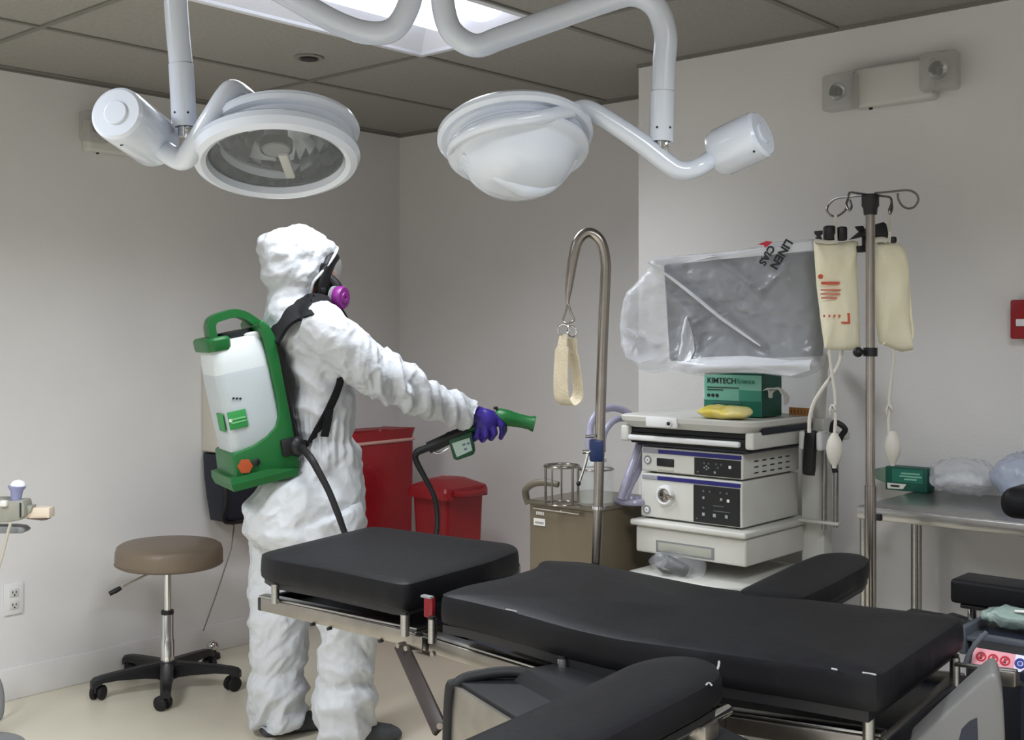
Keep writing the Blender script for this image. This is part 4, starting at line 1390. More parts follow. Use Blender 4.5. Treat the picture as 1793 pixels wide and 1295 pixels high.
# ================================================================ pressure infusor cuffs with squeeze bulbs
def sheet(outline, Dc, bulge, wob, n=3, rings=10, seed=0.):
    """soft closed pouch bounded by a pixel outline at distance Dc"""
    dense = []
    for i in range(len(outline)):
        a, b = outline[i], outline[(i + 1) % len(outline)]
        for k in range(n):
            dense.append((a[0] + (b[0] - a[0]) * k / n, a[1] + (b[1] - a[1]) * k / n))
    cx = sum(p[0] for p in dense) / len(dense)
    cy = sum(p[1] for p in dense) / len(dense)
    mb = MB()
    rows = []
    for side in (-1, 1):
        rr = []
        for k in range(rings + 1):
            s_ = 1 - k / (rings + .7)
            row = []
            for x, y in dense:
                q = P(cx + (x - cx) * s_, cy + (y - cy) * s_, Dc)
                w_ = noise.noise(V((q.x * 14 + seed, q.z * 7, side))) * wob + noise.noise(V((q.x * 40 + seed, q.z * 14, side * 2))) * wob * .4
                row.append(mb._v(q + V((0, side, 0)) * (.004 + bulge * (1 - s_ ** 3) ** .6) + V((0, w_, 0))))
            rr.append(row)
        m = len(dense)
        for a, b in zip(rr, rr[1:]):
            for j in range(m):
                mb.bm.faces.new((a[j], a[(j + 1) % m], b[(j + 1) % m], b[j]))
        mb.bm.faces.new(rr[-1])
        rows.append(rr)
    m = len(dense)
    for j in range(m):
        mb.bm.faces.new((rows[0][0][j], rows[0][0][(j + 1) % m], rows[1][0][(j + 1) % m], rows[1][0][j]))
    return mb


DB = 3.3
t = thing('pressure_cuff', 'cream pressure bag with red print hanging left of the drip stand pole', 'pressure bag', P(1468, 612, DB), 'cream pressure bags on the drip stand')
obj('cuff', sheet([(1425, 424), (1440, 423), (1470, 424), (1497, 421), (1503, 424), (1500, 450), (1502, 500), (1504, 560), (1506, 608), (1490, 613), (1460, 613), (1444, 610), (1440, 580), (1436, 540), (1430, 500), (1427, 460)], DB, .028, .012), M_CREAM, t, 60)
obj('top_rod', MB().tube([P(1426, 421, DB - .02), P(1450, 424, DB - .02), P(1466, 423, DB - .02)], .006, 10, 4), M_TUBE, t)
obj('hanging_loop', MB().ribbon([P(1463, 376, DI + .10), P(1463, 400, DB - .01), P(1464, 424, DB - .03)], [V((1, 0, 0))] * 3, .008, .002, 5), M_TUBE, t)
ck = obj('black_clip', MB().box(P(1452, 408, DB - .005), (.030, .03, .042), ID, .006), M_BLACK, t)
obj('clip_half', MB().box(P(1474, 409, DB), (.026, .03, .040), ID, .006), M_BLACK, ck)
obj('clip_key', MB().prism([P(x, y, DB - .02) for x, y in ((1427, 404), (1441, 403), (1441, 410), (1437, 412), (1441, 420), (1425, 420), (1432, 413), (1428, 409))], V((0, .014, 0)), .002), M_BLACK, ck)
fr = lambda x, y: P(x, y, DB - .038)
for y, x0, x1, h in ((495, 1438, 1470, 5), (507, 1437, 1472, 2.2), (514, 1437, 1471, 2), (521, 1438, 1466, 2.2)):
    a = fr(x0, y); b = fr(x1, y + 1)
    obj('print_line', MB().box((a + b) / 2, ((b - a).length, .004, h * DB / F), ID), M_REDINK, t)
obj('print_drop', MB().cyl(fr(1437, 484), fr(1437, 484) + V((0, .004, 0)), .007, seg=18), M_REDINK, t)
for k in range(4):
    obj('print_tick', MB().box(fr(1443 + k * 9, 553), (.004, .004, .007), ID), M_REDINK, t)
obj('print_corner', MB().prism([fr(x, y) for x, y in ((1484, 548), (1488, 548), (1489, 567), (1474, 566), (1474, 563), (1485, 563))], V((0, .004, 0))), M_REDINK, t)


def bulb(t, path, knot, by, bx, D):
    obj('tube', MB().tube([P(x, y, D) for x, y in path], .0048, 12, 6), M_TUBE, t)
    k_ = P(*knot, D)
    obj('valve', MB().torus(k_ + V((-.003, -.004, 0)), V((1, .4, .4)), .0085, .0035, 18, 8).tube([k_ + V((-.006, 0, .006)), k_ + V((-.012, -.004, -.004)), k_ + V((-.010, 0, -.018))], .003, 8, 4), M_TUBE, t)
    c = P(bx, by, D)
    obj('squeeze_bulb', MB().lathe([(0, .048), (.008, .047), (.012, .040), (.019, .027), (.0225, .010), (.0228, -.004), (.020, -.020), (.013, -.036), (.007, -.044), (.006, -.052), (0, -.052)], c, Z, 32), M_TUBE, t)


bulb(t, ((1452, 611), (1455, 640), (1461, 680), (1463, 705), (1460, 715), (1463, 730), (1461, 762)), (1460, 714), 787, 1461, DB)
obj('drain_tube', MB().tube([P(x, y, DB + .03) for x, y in ((1474, 610), (1471, 630), (1462, 650), (1440, 680), (1425, 705), (1418, 730), (1417, 757))], .0055, 12, 6), M_TUBE, t)
t = thing('pressure_cuff', 'cream pressure bag hanging right of the drip stand pole', 'pressure bag', P(1570, 612, DB), 'cream pressure bags on the drip stand')
obj('cuff', sheet([(1534, 426), (1555, 421), (1575, 426), (1585, 437), (1590, 470), (1592, 520), (1595, 570), (1599, 612), (1580, 616), (1548, 604), (1540, 600), (1534, 560), (1532, 500), (1532, 460)], DB, .03, .013, seed=4.), M_CREAM, t, 60)
obj('seam_cord', MB().tube([P(x, y, DB - .012) for x, y in ((1588, 455), (1591, 500), (1595, 550), (1598, 590), (1580, 588), (1556, 592), (1546, 603))], .0035, 8, 6), mat('pale seam cord', (236, 230, 200), .6), t)
obj('hanging_loop', MB().ribbon([P(1559, 374, DI - .1), P(1558, 400, DB - .03), P(1557, 424, DB - .03)], [V((1, 0, 0))] * 3, .008, .002, 5), M_TUBE, t)
ck = obj('black_clip', MB().prism([P(x, y, DB - .02) for x, y in ((1534, 392), (1548, 388), (1553, 392), (1557, 412), (1554, 418), (1528, 416), (1512, 414), (1490, 419), (1508, 404))], V((0, .03, 0)), .004), M_BLACK, t)
obj('clip_key', MB().prism([P(x, y, DB - .01) for x, y in ((1498, 396), (1512, 395), (1516, 404), (1510, 408), (1504, 404))], V((0, .014, 0)), .002), M_BLACK, ck)
obj('clip_block', MB().box(P(1507, 436, DB - .01), (.027, .03, .018), ID, .003).box(P(1513, 424, DB - .01), (.009, .02, .03), ID, .002), M_BLACK, ck)
obj('top_rod', MB().tube([P(1530, 421, DB - .025), P(1543, 419, DB - .025), P(1552, 421, DB - .02)], .008, 12, 4), M_TUBE, t)
obj('end_clip', MB().box(P(1563, 420, DB), (.018, .025, .018), ID, .005), M_BLACK, ck)
bulb(t, ((1564, 612), (1564, 635), (1560, 670), (1557, 700), (1558, 714), (1556, 735), (1557, 762)), (1559, 714), 783, 1563, DB)

# ================================================================ steel side table
t = thing('steel_table', 'stainless steel side table against the right wall', 'table', R(3.6, -.70, 0))
ST = t
TZ = .93
obj('table_top', MB().rbox(2.985, 4.25, -.975, -.495, TZ - .012, TZ, .004), M_STEEL, t)
obj('front_edge', MB().rbox(2.985, 4.25, -.979, -.965, TZ - .036, TZ - .002, .004), M_STEEL, t)
obj('front_edge', MB().rbox(2.982, 2.996, -.975, -.495, TZ - .036, TZ - .002, .004), M_STEEL, t)
obj('corner_bracket', MB().rbox(3.015, 3.06, -.984, -.976, TZ - .036, TZ - .016, .002), M_BLACK, t)
for du in (3.003, 4.22):
    for dv in (-.957, -.595):
        lg = obj('leg', MB().cyl(R(du, dv, .02), R(du, dv, TZ - .012), .0165), M_STEEL, t)
        obj('foot', MB().cyl(R(du, dv, 0), R(du, dv, .025), .022), M_RUBBER, lg)
obj('lower_shelf', MB().rbox(3.0, 4.22, -.955, -.595, .22, .235, .003), M_STEEL, t)

t = thing('glove_box', 'green glove carton at the left end of the steel table', 'carton', PZ(1588, 853, TZ))
g0 = PZ(1557, 857, TZ + .0005)
gu = (U * .97 + W * .02).normalized()
gw = V((-gu.y, gu.x, 0))
gax = (gu, gw, Z)
def gp(a, b, c):
    return g0 + gu * a + gw * b + Z * c


obj('box', MB().box(gp(.055, .03, .037), (.135, .06, .074), gax, .002), M_TEALD, t)
obj('front_panel', MB().box(gp(.06, -.001, .048), (.1, .003, .042), gax), M_TEAL, t)
obj('label', MB().prism([gp(-.005, -.002, .004), gp(.045, -.002, .006), gp(.056, -.002, .022), gp(-.006, -.002, .022)], gw * .002), M_PAPER, t)
obj('print_bar', MB().box(gp(.02, -.0028, .014), (.028, .002, .006), gax), M_INK, t)
for z_, w_ in ((.056, .06), (.047, .07), (.038, .04)):
    obj('print_bar', MB().box(gp(.07, -.003, z_), (w_, .002, .005), gax), M_TEALL, t)
obj('torn_flap', MB().prism([gp(-.012, 0, .02), gp(-.05, .01, .03), gp(-.052, .01, .062), gp(-.012, 0, .072)], gw * .002), mat('grey green card', (116, 136, 120), .6), t)


def crumple(name, label, c, rad, ax, amp, fr_, m, seed, zmin, group='clear plastic bags on the steel table', mini=None):
    o = thing(name, label, 'plastic bag', V((c.x, c.y, zmin)), group)
    mb = MB()
    mb.ell(c, rad, ax, 56, 32, .8)
    for v_ in mb.bm.verts:
        q = v_.co + V((seed, seed * 2, 0))
        d = V()
        for k, a_ in ((fr_, 1), (fr_ * 2.3, .55), (fr_ * 5, .28)):
            d += V((1 - 2 * abs(noise.noise(q * k)), 1 - 2 * abs(noise.noise(q * k + V((3, 7, 1)))), 1 - 2 * abs(noise.noise(q * k + V((8, 1, 5)))))) * a_
        v_.co += d * amp
        v_.co.z = max(v_.co.z, zmin + .001)
    obj('bag', mb, m, o, 60)
    return o


q = R(3.15, -.61, TZ)
o = crumple('clear_bag', 'crumpled clear plastic bag next to the green glove carton', q + Z * .05, (.10, .085, .055), ROOM, .012, 10, mat('crinkled film', (238, 241, 246), .12, alpha=.42, bump=.9, bscale=45, spec=1.), 2., TZ)
for k, (du, dw, z_) in enumerate(((-.03, -.02, .04), (.03, -.03, .05), (.0, .01, .05))):
    cc = q + U * du + W * dw + Z * z_
    obj('inner_wrap', MB().tube([cc + U * -.04, cc + Z * .012, cc + U * .045], [.012, .016, .010], 10, 4), mat('white wrap', (226, 228, 232), .4), o)
q = R(3.40, -.665, TZ)
crumple('clear_bag', 'larger clear plastic bag with a bluish tint at the right picture edge', q + Z * .07, (.145, .135, .08), ROOM, .013, 8, mat('bluish film', (196, 208, 232), .14, alpha=.5, bump=.6, bscale=25, spec=.9), 5., TZ)

# ================================================================ black padded armrest at the right edge
q = P(1787, 882, 2.75)
t = thing('padded_rest', 'black padded round rest at the right picture edge over the steel table', 'padded rest', V((q.x + .05, q.y, 0)))
obj('cushion', MB().box(q + V((.085, -.02, .002)), (.24, .15, .074), (U, W, Z), .032, 5), M_VINYL, t, 60)
obj('post', MB().cyl(V((q.x + .14, q.y - .05, .03)), V((q.x + .14, q.y - .05, q.z - .03)), .018), M_STEEL, t)
obj('foot', MB().lathe([(0, 0), (.16, 0), (.16, .012), (.03, .03), (0, .03)], V((q.x + .14, q.y - .05, 0)), Z, 36), M_STEEL, t)

# ================================================================ dark equipment trolley at the foot of the table
e = P(1664, 1012, 2.72)
t = thing('supply_trolley', 'dark supply trolley with a black padded bar and open tray at the table foot', 'trolley', V((1.45, 2.5, 0)))
eu = U
ew = W
def E(a, b, z):                                # along U from the bar corner, back along W
    return V((e.x, e.y, 0)) + eu * a + ew * b + Z * z


zb = e.z
obj('padded_bar', MB().box(E(.45, .05, zb - .028), (.9, .11, .056), ROOM, .009, 3), M_VINYL, t)
obj('bar_plate', MB().box(E(.45, .05, zb - .062), (.86, .09, .010), ROOM, .003), M_BLACK, t)
for a in (.04, .8):
    obj('bar_post', MB().cyl(E(a, .03, zb - .12), E(a, .03, zb - .06), .0105), M_CHROME, t)
obj('bar_frame', MB().box(E(.36, .05, zb - .125), (1.0, .12, .03), ROOM, .005), M_BLACK, t)
obj('bar_bracket', MB().prism([E(-.16, .0, zb - .155), E(.06, .0, zb - .155), E(.06, .0, zb - .095), E(-.005, .0, zb - .085)], W * .03, .003), M_BLACK, t)
# body
obj('body', MB().prism([E(.04, -.02, .06), E(.9, -.02, .06), E(.9, .12, .06), E(.04, .12, .06)], Z * (zb - .2), .01), M_NAVY, t)
tr = obj('tray_floor', MB().box(E(.52, -.085, zb - .095), (.86, .13, .01), ROOM, .003), M_NAVYL, t)
obj('side_wall', MB().box(E(.085, -.085, zb - .10), (.016, .14, .06), ROOM, .004), M_NAVYL, t)
obj('tray_bin', MB().box(E(.52, -.08, zb - .088), (.80, .11, .012), ROOM, .004), M_NAVY, t)
obj('bin_lip', MB().box(E(.53, -.15, zb - .088), (.82, .014, .02), ROOM, .004), M_NAVYL, t)
obj('front_ledge', MB().box(E(.60, -.21, zb - .125), (.72, .10, .02), ROOM, .004), M_NAVY, t)
obj('front_body', MB().prism([E(.24, -.26, .06), E(.9, -.26, .06), E(.9, -.02, .06), E(.24, -.02, .06)], Z * (zb - .20), .01), M_NAVY, t)
# warning label on a sloped strip
la, lb = P(1704, 1130, 2.5), P(1704 + 150, 1130 + 26, 2.40)
lx = (lb - la).normalized()
ly = V((0, -.62, -.78))
ly = (ly - lx * ly.dot(lx)).normalized()
lnm = lx.cross(ly)
if lnm.z < 0: lnm = -lnm
obj('label_strip', MB().box(la + lx * .13 + ly * .025 - lnm * .012, (.27, .085, .02), (lx, ly, lnm), .004), M_BLACK, t)
lp = obj('warning_label', MB().box(la + lx * .125 + ly * .021 - lnm * .0005, (.245, .036, .003), (lx, ly, lnm)), M_PINK, t)
obj('label_field', MB().box(la + lx * .155 + ly * .021 + lnm * .0012, (.17, .035, .0012), (lx, ly, lnm)), mat('lilac label', (214, 212, 232), .6), lp) if False else None
for k in range(3):
    c = la + lx * (.020 + .024 * k) + ly * .021 + lnm * .0015
    mk = obj('prohibition_sign', MB().torus(c, lnm, .0088, .0018, 24, 6).box(c, (.0035, .0165, .002), ((lx + ly).normalized(), (ly - lx).normalized(), lnm)), M_REDMK, lp)
    obj('sign_figure', MB().box(c - lnm * .0004, (.004, .010, .002), (lx, ly, lnm)), M_INK, mk)
obj('label_field', MB().box(la + lx * .112 + ly * .021 + lnm * .0006, (.05, .036, .0018), (lx, ly, lnm)), mat('lilac label', (214, 212, 232), .6), lp)
c = la + lx * .098 + ly * .021 + lnm * .002
obj('blue_sign', MB().torus(c, lnm, .0085, .0028, 24, 6).cyl(c, c + lnm * .0008, .004, seg=16), M_BLUEMK, lp)
obj('label_cord', MB().tube([P(x, y, 2.44) for x, y in ((1690, 1165), (1694, 1150), (1702, 1136), (1712, 1122), (1728, 1106))], .005, 10, 5), M_NAVYL, t)
# steel bracket rail in front
ba, bb_ = P(1672, 1162, 2.22), P(1781, 1175, 2.14)
bd = (bb_ - ba).normalized()
obj('steel_bracket', MB().box((ba + bb_) / 2, ((bb_ - ba).length, .012, .007), (bd, bd.cross(Z), Z), .002), M_STEEL, t)
ca_, cb_2 = P(1748, 1172, 2.165), P(1781, 1176, 2.14)
obj('bracket_block', MB().box((ca_ + cb_2) / 2 - Z * .013, ((cb_2 - ca_).length, .016, .03), (bd, bd.cross(Z), Z), .004), M_STEELD, t)

q = E(.20, -.082, zb - .08)
o = thing('green_pouch', 'pale green plastic pouch lying in the dark tray at the table foot', 'pouch', q)
mb = MB()
mb.ell(q + Z * .022, (.105, .043, .024), ROOM, 48, 26, .75)
for v_ in mb.bm.verts:
    c_ = v_.co.copy()
    d_ = V()
    for k, a_ in ((14, 1), (34, .5), (80, .25)):
        d_ += V((1 - 2 * abs(noise.noise(c_ * k)), 1 - 2 * abs(noise.noise(c_ * k + V((3, 7, 1)))), 1 - 2 * abs(noise.noise(c_ * k + V((8, 1, 5)))))) * a_
    v_.co += d_ * .008
    v_.co.z = max(v_.co.z, q.z)
obj('pouch', mb, mat('pale green film', (150, 170, 163), .15, alpha=.7, bump=.8, bscale=40, spec=.9), o, 60)
obj('folded_edge', MB().tube([q + U * a_ - W * b_ + Z * c_ for a_, b_, c_ in ((-.02, .02, .05), (.01, .025, .053), (.035, .03, .048), (.05, .035, .036))], .003, 8, 5), M_PAPER, o)

# ================================================================ grey plastic cover at the table foot, nearest right corner
t = thing('grey_cover', 'grey plastic side cover with a dark slot at the lower right corner', 'cover', P(1690, 1600, 2.0))
gd = 2.0
pts = [(1590, 1310), (1640, 1262), (1690, 1216), (1726, 1184), (1740, 1176), (1750, 1190), (1757, 1230), (1760, 1290), (1762, 1480), (1600, 1480)]
face_ = [P(x, y, gd - (x - 1590) * .0004) for x, y in pts]
obj('cover', MB().prism(face_, V((.04, .10, 0)), .008, 3), mat('cover grey', (98, 97, 96), .5, var=.03), t)
slot = [P(x, y, gd - (x - 1590) * .0004 - .001) for x, y in ((1678, 1300), (1684, 1276), (1698, 1262), (1711, 1256), (1713, 1300), (1713, 1380), (1676, 1380))]
obj('slot', MB().prism(slot, V((0, .006, 0))), M_NAVY, t)
obj('foot', MB().prism([face_[-1], face_[-2], face_[-2] + V((.04, .1, 0)), face_[-1] + V((.04, .1, 0))], Z * -(face_[-1].z)), M_BLACK, t)

# ================================================================ bedside unit at the left picture edge
DE = 3.9
def LE(x, y, d=0.):
    return P(x, y, DE + d)


t = thing('treatment_unit', 'grey instrument holder on a bracket at the left picture edge', 'holder', V((LE(-60, 0).x, DE, 0)))
obj('post', MB().cyl(V((LE(-62, 0).x, DE + .05, .03)), V((LE(-62, 0).x, DE + .05, 1.05)), .022), M_STEEL, t)
obj('foot', MB().lathe([(0, 0), (.17, 0), (.17, .02), (.03, .04), (0, .04)], V((LE(-62, 0).x, DE + .05, 0)), Z, 36), M_GREYP, t)
obj('holder_body', MB().prism([LE(x, y, -.03) for x, y in ((-70, 874), (4, 873), (14, 877), (40, 876), (43, 888), (42, 904), (34, 911), (10, 915), (-70, 914))], V((0, .07, 0)), .006), mat('holder grey', (150, 150, 140), .5), t)
obj('holder_slot', MB().prism([LE(x, y, -.032) for x, y in ((34, 880), (37, 880), (37, 905), (34, 907))], V((0, .02, 0))), M_INK, t)
obj('holder_hook', MB().prism([LE(x, y, -.01) for x, y in ((40, 886), (56, 885), (54, 894), (50, 899), (41, 899))], V((0, .04, 0)), .003), mat('holder grey', (150, 150, 140), .5), t)
obj('side_shelf', MB().prism([LE(x, y, 0) for x, y in ((40, 889), (86, 889), (86, 907), (40, 908))], V((0, .05, 0)), .003), mat('pale beige plastic', (222, 208, 188), .5), t)
obj('shelf_shadow_strip', MB().prism([LE(x, y, -.004) for x, y in ((46, 908), (80, 906.5), (81, 910), (74, 911))], V((0, .04, 0))), mat('shelf shadow brown', (84, 70, 62), .5), t)  # dark strip stands in for the shade under the side shelf
obj('lower_arm', MB().prism([LE(x, y, -.01) for x, y in ((-70, 921), (20, 921), (36, 923), (43, 929), (38, 934), (-70, 934))], V((0, .06, 0)), .005), M_GREYP, t)
obj('white_knob', MB().box(LE(7, 881, -.035), (.022, .02, .02), ID, .004), M_PAPER, t)
o = thing('handpiece', 'blue grey handpiece with a white domed tip standing in the grey holder', 'handpiece', LE(28, 878, -.005))
obj('grip', MB().lathe([(0, 0), (.017, 0), (.017, .02), (.02, .04), (.028, .052), (.0285, .057), (.024, .058), (0, .058)], LE(28, 880, -.005), V((.06, 0, 1)), 32), mat('blue grey grip', (138, 142, 180), .35), o)
obj('dome', MB().ell(LE(31.5, 850, -.005), (.0245, .0245, .02), ID, 28, 16), mat('white dome', (242, 243, 250), .3), o)
o = thing('hanging_cable', 'thin grey cord hanging from the grey holder at the left edge', 'cord', LE(5, 985, -.03))
obj('cord', MB().tube([LE(x, y, -.045) for x, y in ((19, 914), (15, 928), (10, 948), (4, 972), (-4, 1000), (-14, 1060), (-20, 1120))], .005, 10, 5), mat('cord grey', (188, 182, 170), .5), o)
q = PZ(2, 1240, .012)
o = thing('floor_cable', 'grey cable loop hanging at the bottom left picture edge', 'cable', q)
obj('cable', MB().tube([P(x, y, 4.3) for x, y in ((-30, 1140), (-8, 1180), (2, 1205), (4, 1235), (0, 1256))] + [V((P(-14, 0, 4.28).x, 4.28, .01)), V((P(-60, 0, 4.2).x, 4.2, .01))], .008, 10, 6), M_GREYP, o)

# ================================================================ wall unit in the corner behind the worker
q = R(.07, -1.12, 0)
t = thing('wall_unit', 'cream wall box with a dark pouch below, on the left wall behind the backpack', 'wall box', R(.0, -1.1, .9))
obj('box', MB().rbox(0, .13, -1.20, -.92, .90, 1.385, .012, 3), mat('cream enamel', (208, 202, 190), .5), t)
obj('box_door', MB().rbox(.13, .138, -1.18, -.94, .92, 1.36, .004), mat('cream enamel', (208, 202, 190), .5), t)
pb = MB()
pb.loft([rr_ring(.02, .15, -1.18, -.95, .60, .03), rr_ring(.015, .19, -1.20, -.93, .70, .04), rr_ring(.01, .19, -1.21, -.92, .80, .04), rr_ring(.01, .15, -1.21, -.92, .895, .03)])
obj('dark_pouch', pb, M_NAVY, t, 50)
obj('pouch_frame', MB().tube([R(.195, -1.205, .80), R(.195, -1.2, .70), R(.16, -1.18, .60), R(.16, -.95, .60)], .008, 10, 5), M_BLACK, t)
obj('pull_cord', MB().tube([PV(408, 905, -.98) , P(405, 960, 5.15), P(356, 1104, 5.05)], .0028, 8, 2), mat('cord dark', (130, 126, 118), .5), t)
q = PZ(372, 1152, .0)
o = thing('floor_stop', 'small chrome ball on a black foot by the far stool caster', 'door stop', q)
obj('foot', MB().lathe([(0, 0), (.035, 0), (.033, .02), (.012, .03), (0, .03)], q, Z, 24), M_BLACK, o)
obj('ball', MB().ell(q + Z * .052, (.026, .026, .026), ID, 24, 14), M_CHROME, o)
# ================================================================ the worker in the white coverall
TH = math.radians(28)
CT_, ST_ = math.cos(TH), math.sin(TH)
X0, Y0 = -.70, 4.10
FW, LT = V((CT_, ST_, 0)), V((-ST_, CT_, 0))         # forward, left


def LP(x, y, z):
    return V((X0, Y0, 0)) + FW * x + LT * y + Z * z


def ring_l(z, cx, rx, ry, n=36, p=.88, cy=0.):
    out = []
    for k in range(n):
        a = 2 * math.pi * k / n
        ca, sa = math.cos(a), math.sin(a)
        ca = math.copysign(abs(ca) ** p, ca); sa = math.copysign(abs(sa) ** p, sa)
        out.append(LP(cx + rx * ca, cy + ry * sa, z))
    return out


A0, A1, A2, A3, A4, A5 = P(588, 590, 3.93), P(650, 645, 3.96), P(703, 676, 4.0), P(760, 704, 4.08), P(812, 721, 4.14), P(822, 725, 4.155)
TORSO = ((1.50, -.035, .085, .09), (1.465, -.028, .105, .15), (1.41, -.018, .125, .195), (1.34, .006, .114, .195), (1.22, .014, .112, .18), (1.10, .028, .114, .172), (1.00, .036, .124, .18), (.92, -.006, .17, .195), (.82, -.030, .212, .20), (.74, -.030, .21, .195), (.69, -.03, .17, .17))
LEG_R = ((.0, -.095, .80), (.06, -.11, .60), (.088, -.12, .46), (.08, -.12, .30), (.072, -.12, .14), (.075, -.12, .06), (.08, -.12, .035))
LEG_L = ((-.05, .10, .80), (-.075, .11, .60), (-.082, .11, .46), (-.09, .11, .30), (-.098, .11, .14), (-.095, .11, .06), (-.09, .11, .035))
RL = (.14, .122, .113, .104, .104, .104, .092)
AL = (LP(.0, .185, 1.40), LP(-.03, .235, 1.13), LP(.10, .20, 1.01))

# ---- body: one continuous figure under the clothes
mb = MB()
mb.loft([ring_l(z, cx, rx * .72, ry * .80) for z, cx, rx, ry in TORSO][::-1])
mb.tube([LP(-.05, 0, 1.44), LP(-.05, 0, 1.58)], .058, 20, 1)
mb.ell(LP(-.035, 0, 1.675), (.098, .076, .118), (FW, LT, Z), 32, 20)
mb.ell(LP(.01, 0, 1.60), (.055, .055, .05), (FW, LT, Z), 24, 14)
mb.tube([LP(.06, 0, 1.675), LP(.078, 0, 1.64), LP(.07, 0, 1.625)], [.008, .013, .012], 10, 3)
for y in (-.018, .018):
    mb.ell(LP(.052, y, 1.592), (.012, .022, .006), (FW, LT, Z), 12, 8)
for s_ in (-1, 1):
    mb.ell(LP(-.045, .078 * s_, 1.665), (.017, .008, .03), (FW, LT, Z), 12, 8)
for L_ in (LEG_R, LEG_L):
    mb.tube([LP(*q) for q in L_], [.085, .072, .056, .054, .036, .03, .026], 18, 4)
    mb.ell(LP(L_[-1][0] + .045, L_[-1][1], .036), (.085, .028, .02), (FW, LT, Z), 18, 10)
mb.tube([A0, A1, A2, A3, A4, P(846, 733, 4.17)], [.055, .05, .042, .038, .03, .024], 16, 4)
mb.tube([AL[0], AL[1], AL[2], LP(.15, .20, .965)], [.055, .045, .03, .024], 16, 4)
me = remesh(mb, .012, 3)
me.name = 'person'
for v_ in me.vertices:                           # keep the face features after smoothing
    pass
person = mesh_obj('person', me, M_SKIN, None, 180)
setp(person, 'person in white hooded coverall and respirator aiming a sprayer gun, backpack on', 'person')
for y in (-.033, .033):
    e_ = obj('eye', MB().ell(LP(.047, y, 1.668), (.012, .012, .010), (FW, LT, Z), 18, 12), mat('eye white', (230, 228, 224), .2), person)
    obj('iris', MB().ell(LP(.0565, y, 1.668), (.004, .0052, .0052), (FW, LT, Z), 12, 8), mat('iris brown', (60, 42, 30), .2), e_)
    obj('eyebrow', MB().tube([LP(.052, y * .5, 1.69), LP(.055, y, 1.697), LP(.045, y * 1.6, 1.69)], .004, 8, 4), mat('brow hair', (50, 38, 30), .8), person)

# ---- coverall
mb = MB()
mb.loft([ring_l(z, cx, rx, ry) for z, cx, rx, ry in TORSO][::-1])
mb.tube([LP(-.065, 0, 1.64), LP(-.072, 0, 1.56), LP(-.078, 0, 1.50), LP(-.06, 0, 1.43)], [.088, .088, .112, .128], 28, 4)
mb.ell(LP(-.060, 0, 1.672), (.135, .112, .136), (FW, LT, Z), 40, 24)
mb.ell(LP(.025, 0, 1.715), (.062, .082, .042), (FW, LT, Z), 30, 16)
mb.ell(LP(-.095, 0, 1.705), (.112, .108, .092), (FW, LT, Z), 30, 16)
for L_ in (LEG_R, LEG_L):
    mb.tube([LP(*q) for q in L_], RL, 28, 6)
mb.tube([A0 + (A0 - A1) * .45 + LT * .05, A0, A1, A2, A3, A4, A5], [.085, .090, .089, .079, .066, .059, .050], 28, 6)
mb.tube([LP(-.02, .12, 1.42), AL[0], AL[1], AL[2]], [.08, .09, .08, .055], 26, 6)
me = remesh(mb, .0065, 6)

armA = [A0, A1, A2, A3, A4, A5]


def seg_param(p, pts):
    best = (9e9, 0, None, None)
    acc = 0
    for a, b in zip(pts, pts[1:]):
        d = b - a
        t_ = max(0, min(1, (p - a).dot(d) / d.length_squared))
        q = a + d * t_
        k = (p - q).length
        if k < best[0]:
            best = (k, acc + d.length * t_, q, d.normalized())
        acc += d.length
    return best


def fold(q):
    return .16 - abs(noise.noise(q)) + .35 * noise.noise(q * .55 + V((9, 4, 2)))


def loc(p):
    d = p - V((X0, Y0, 0))
    return d.dot(FW), d.dot(LT), p.z


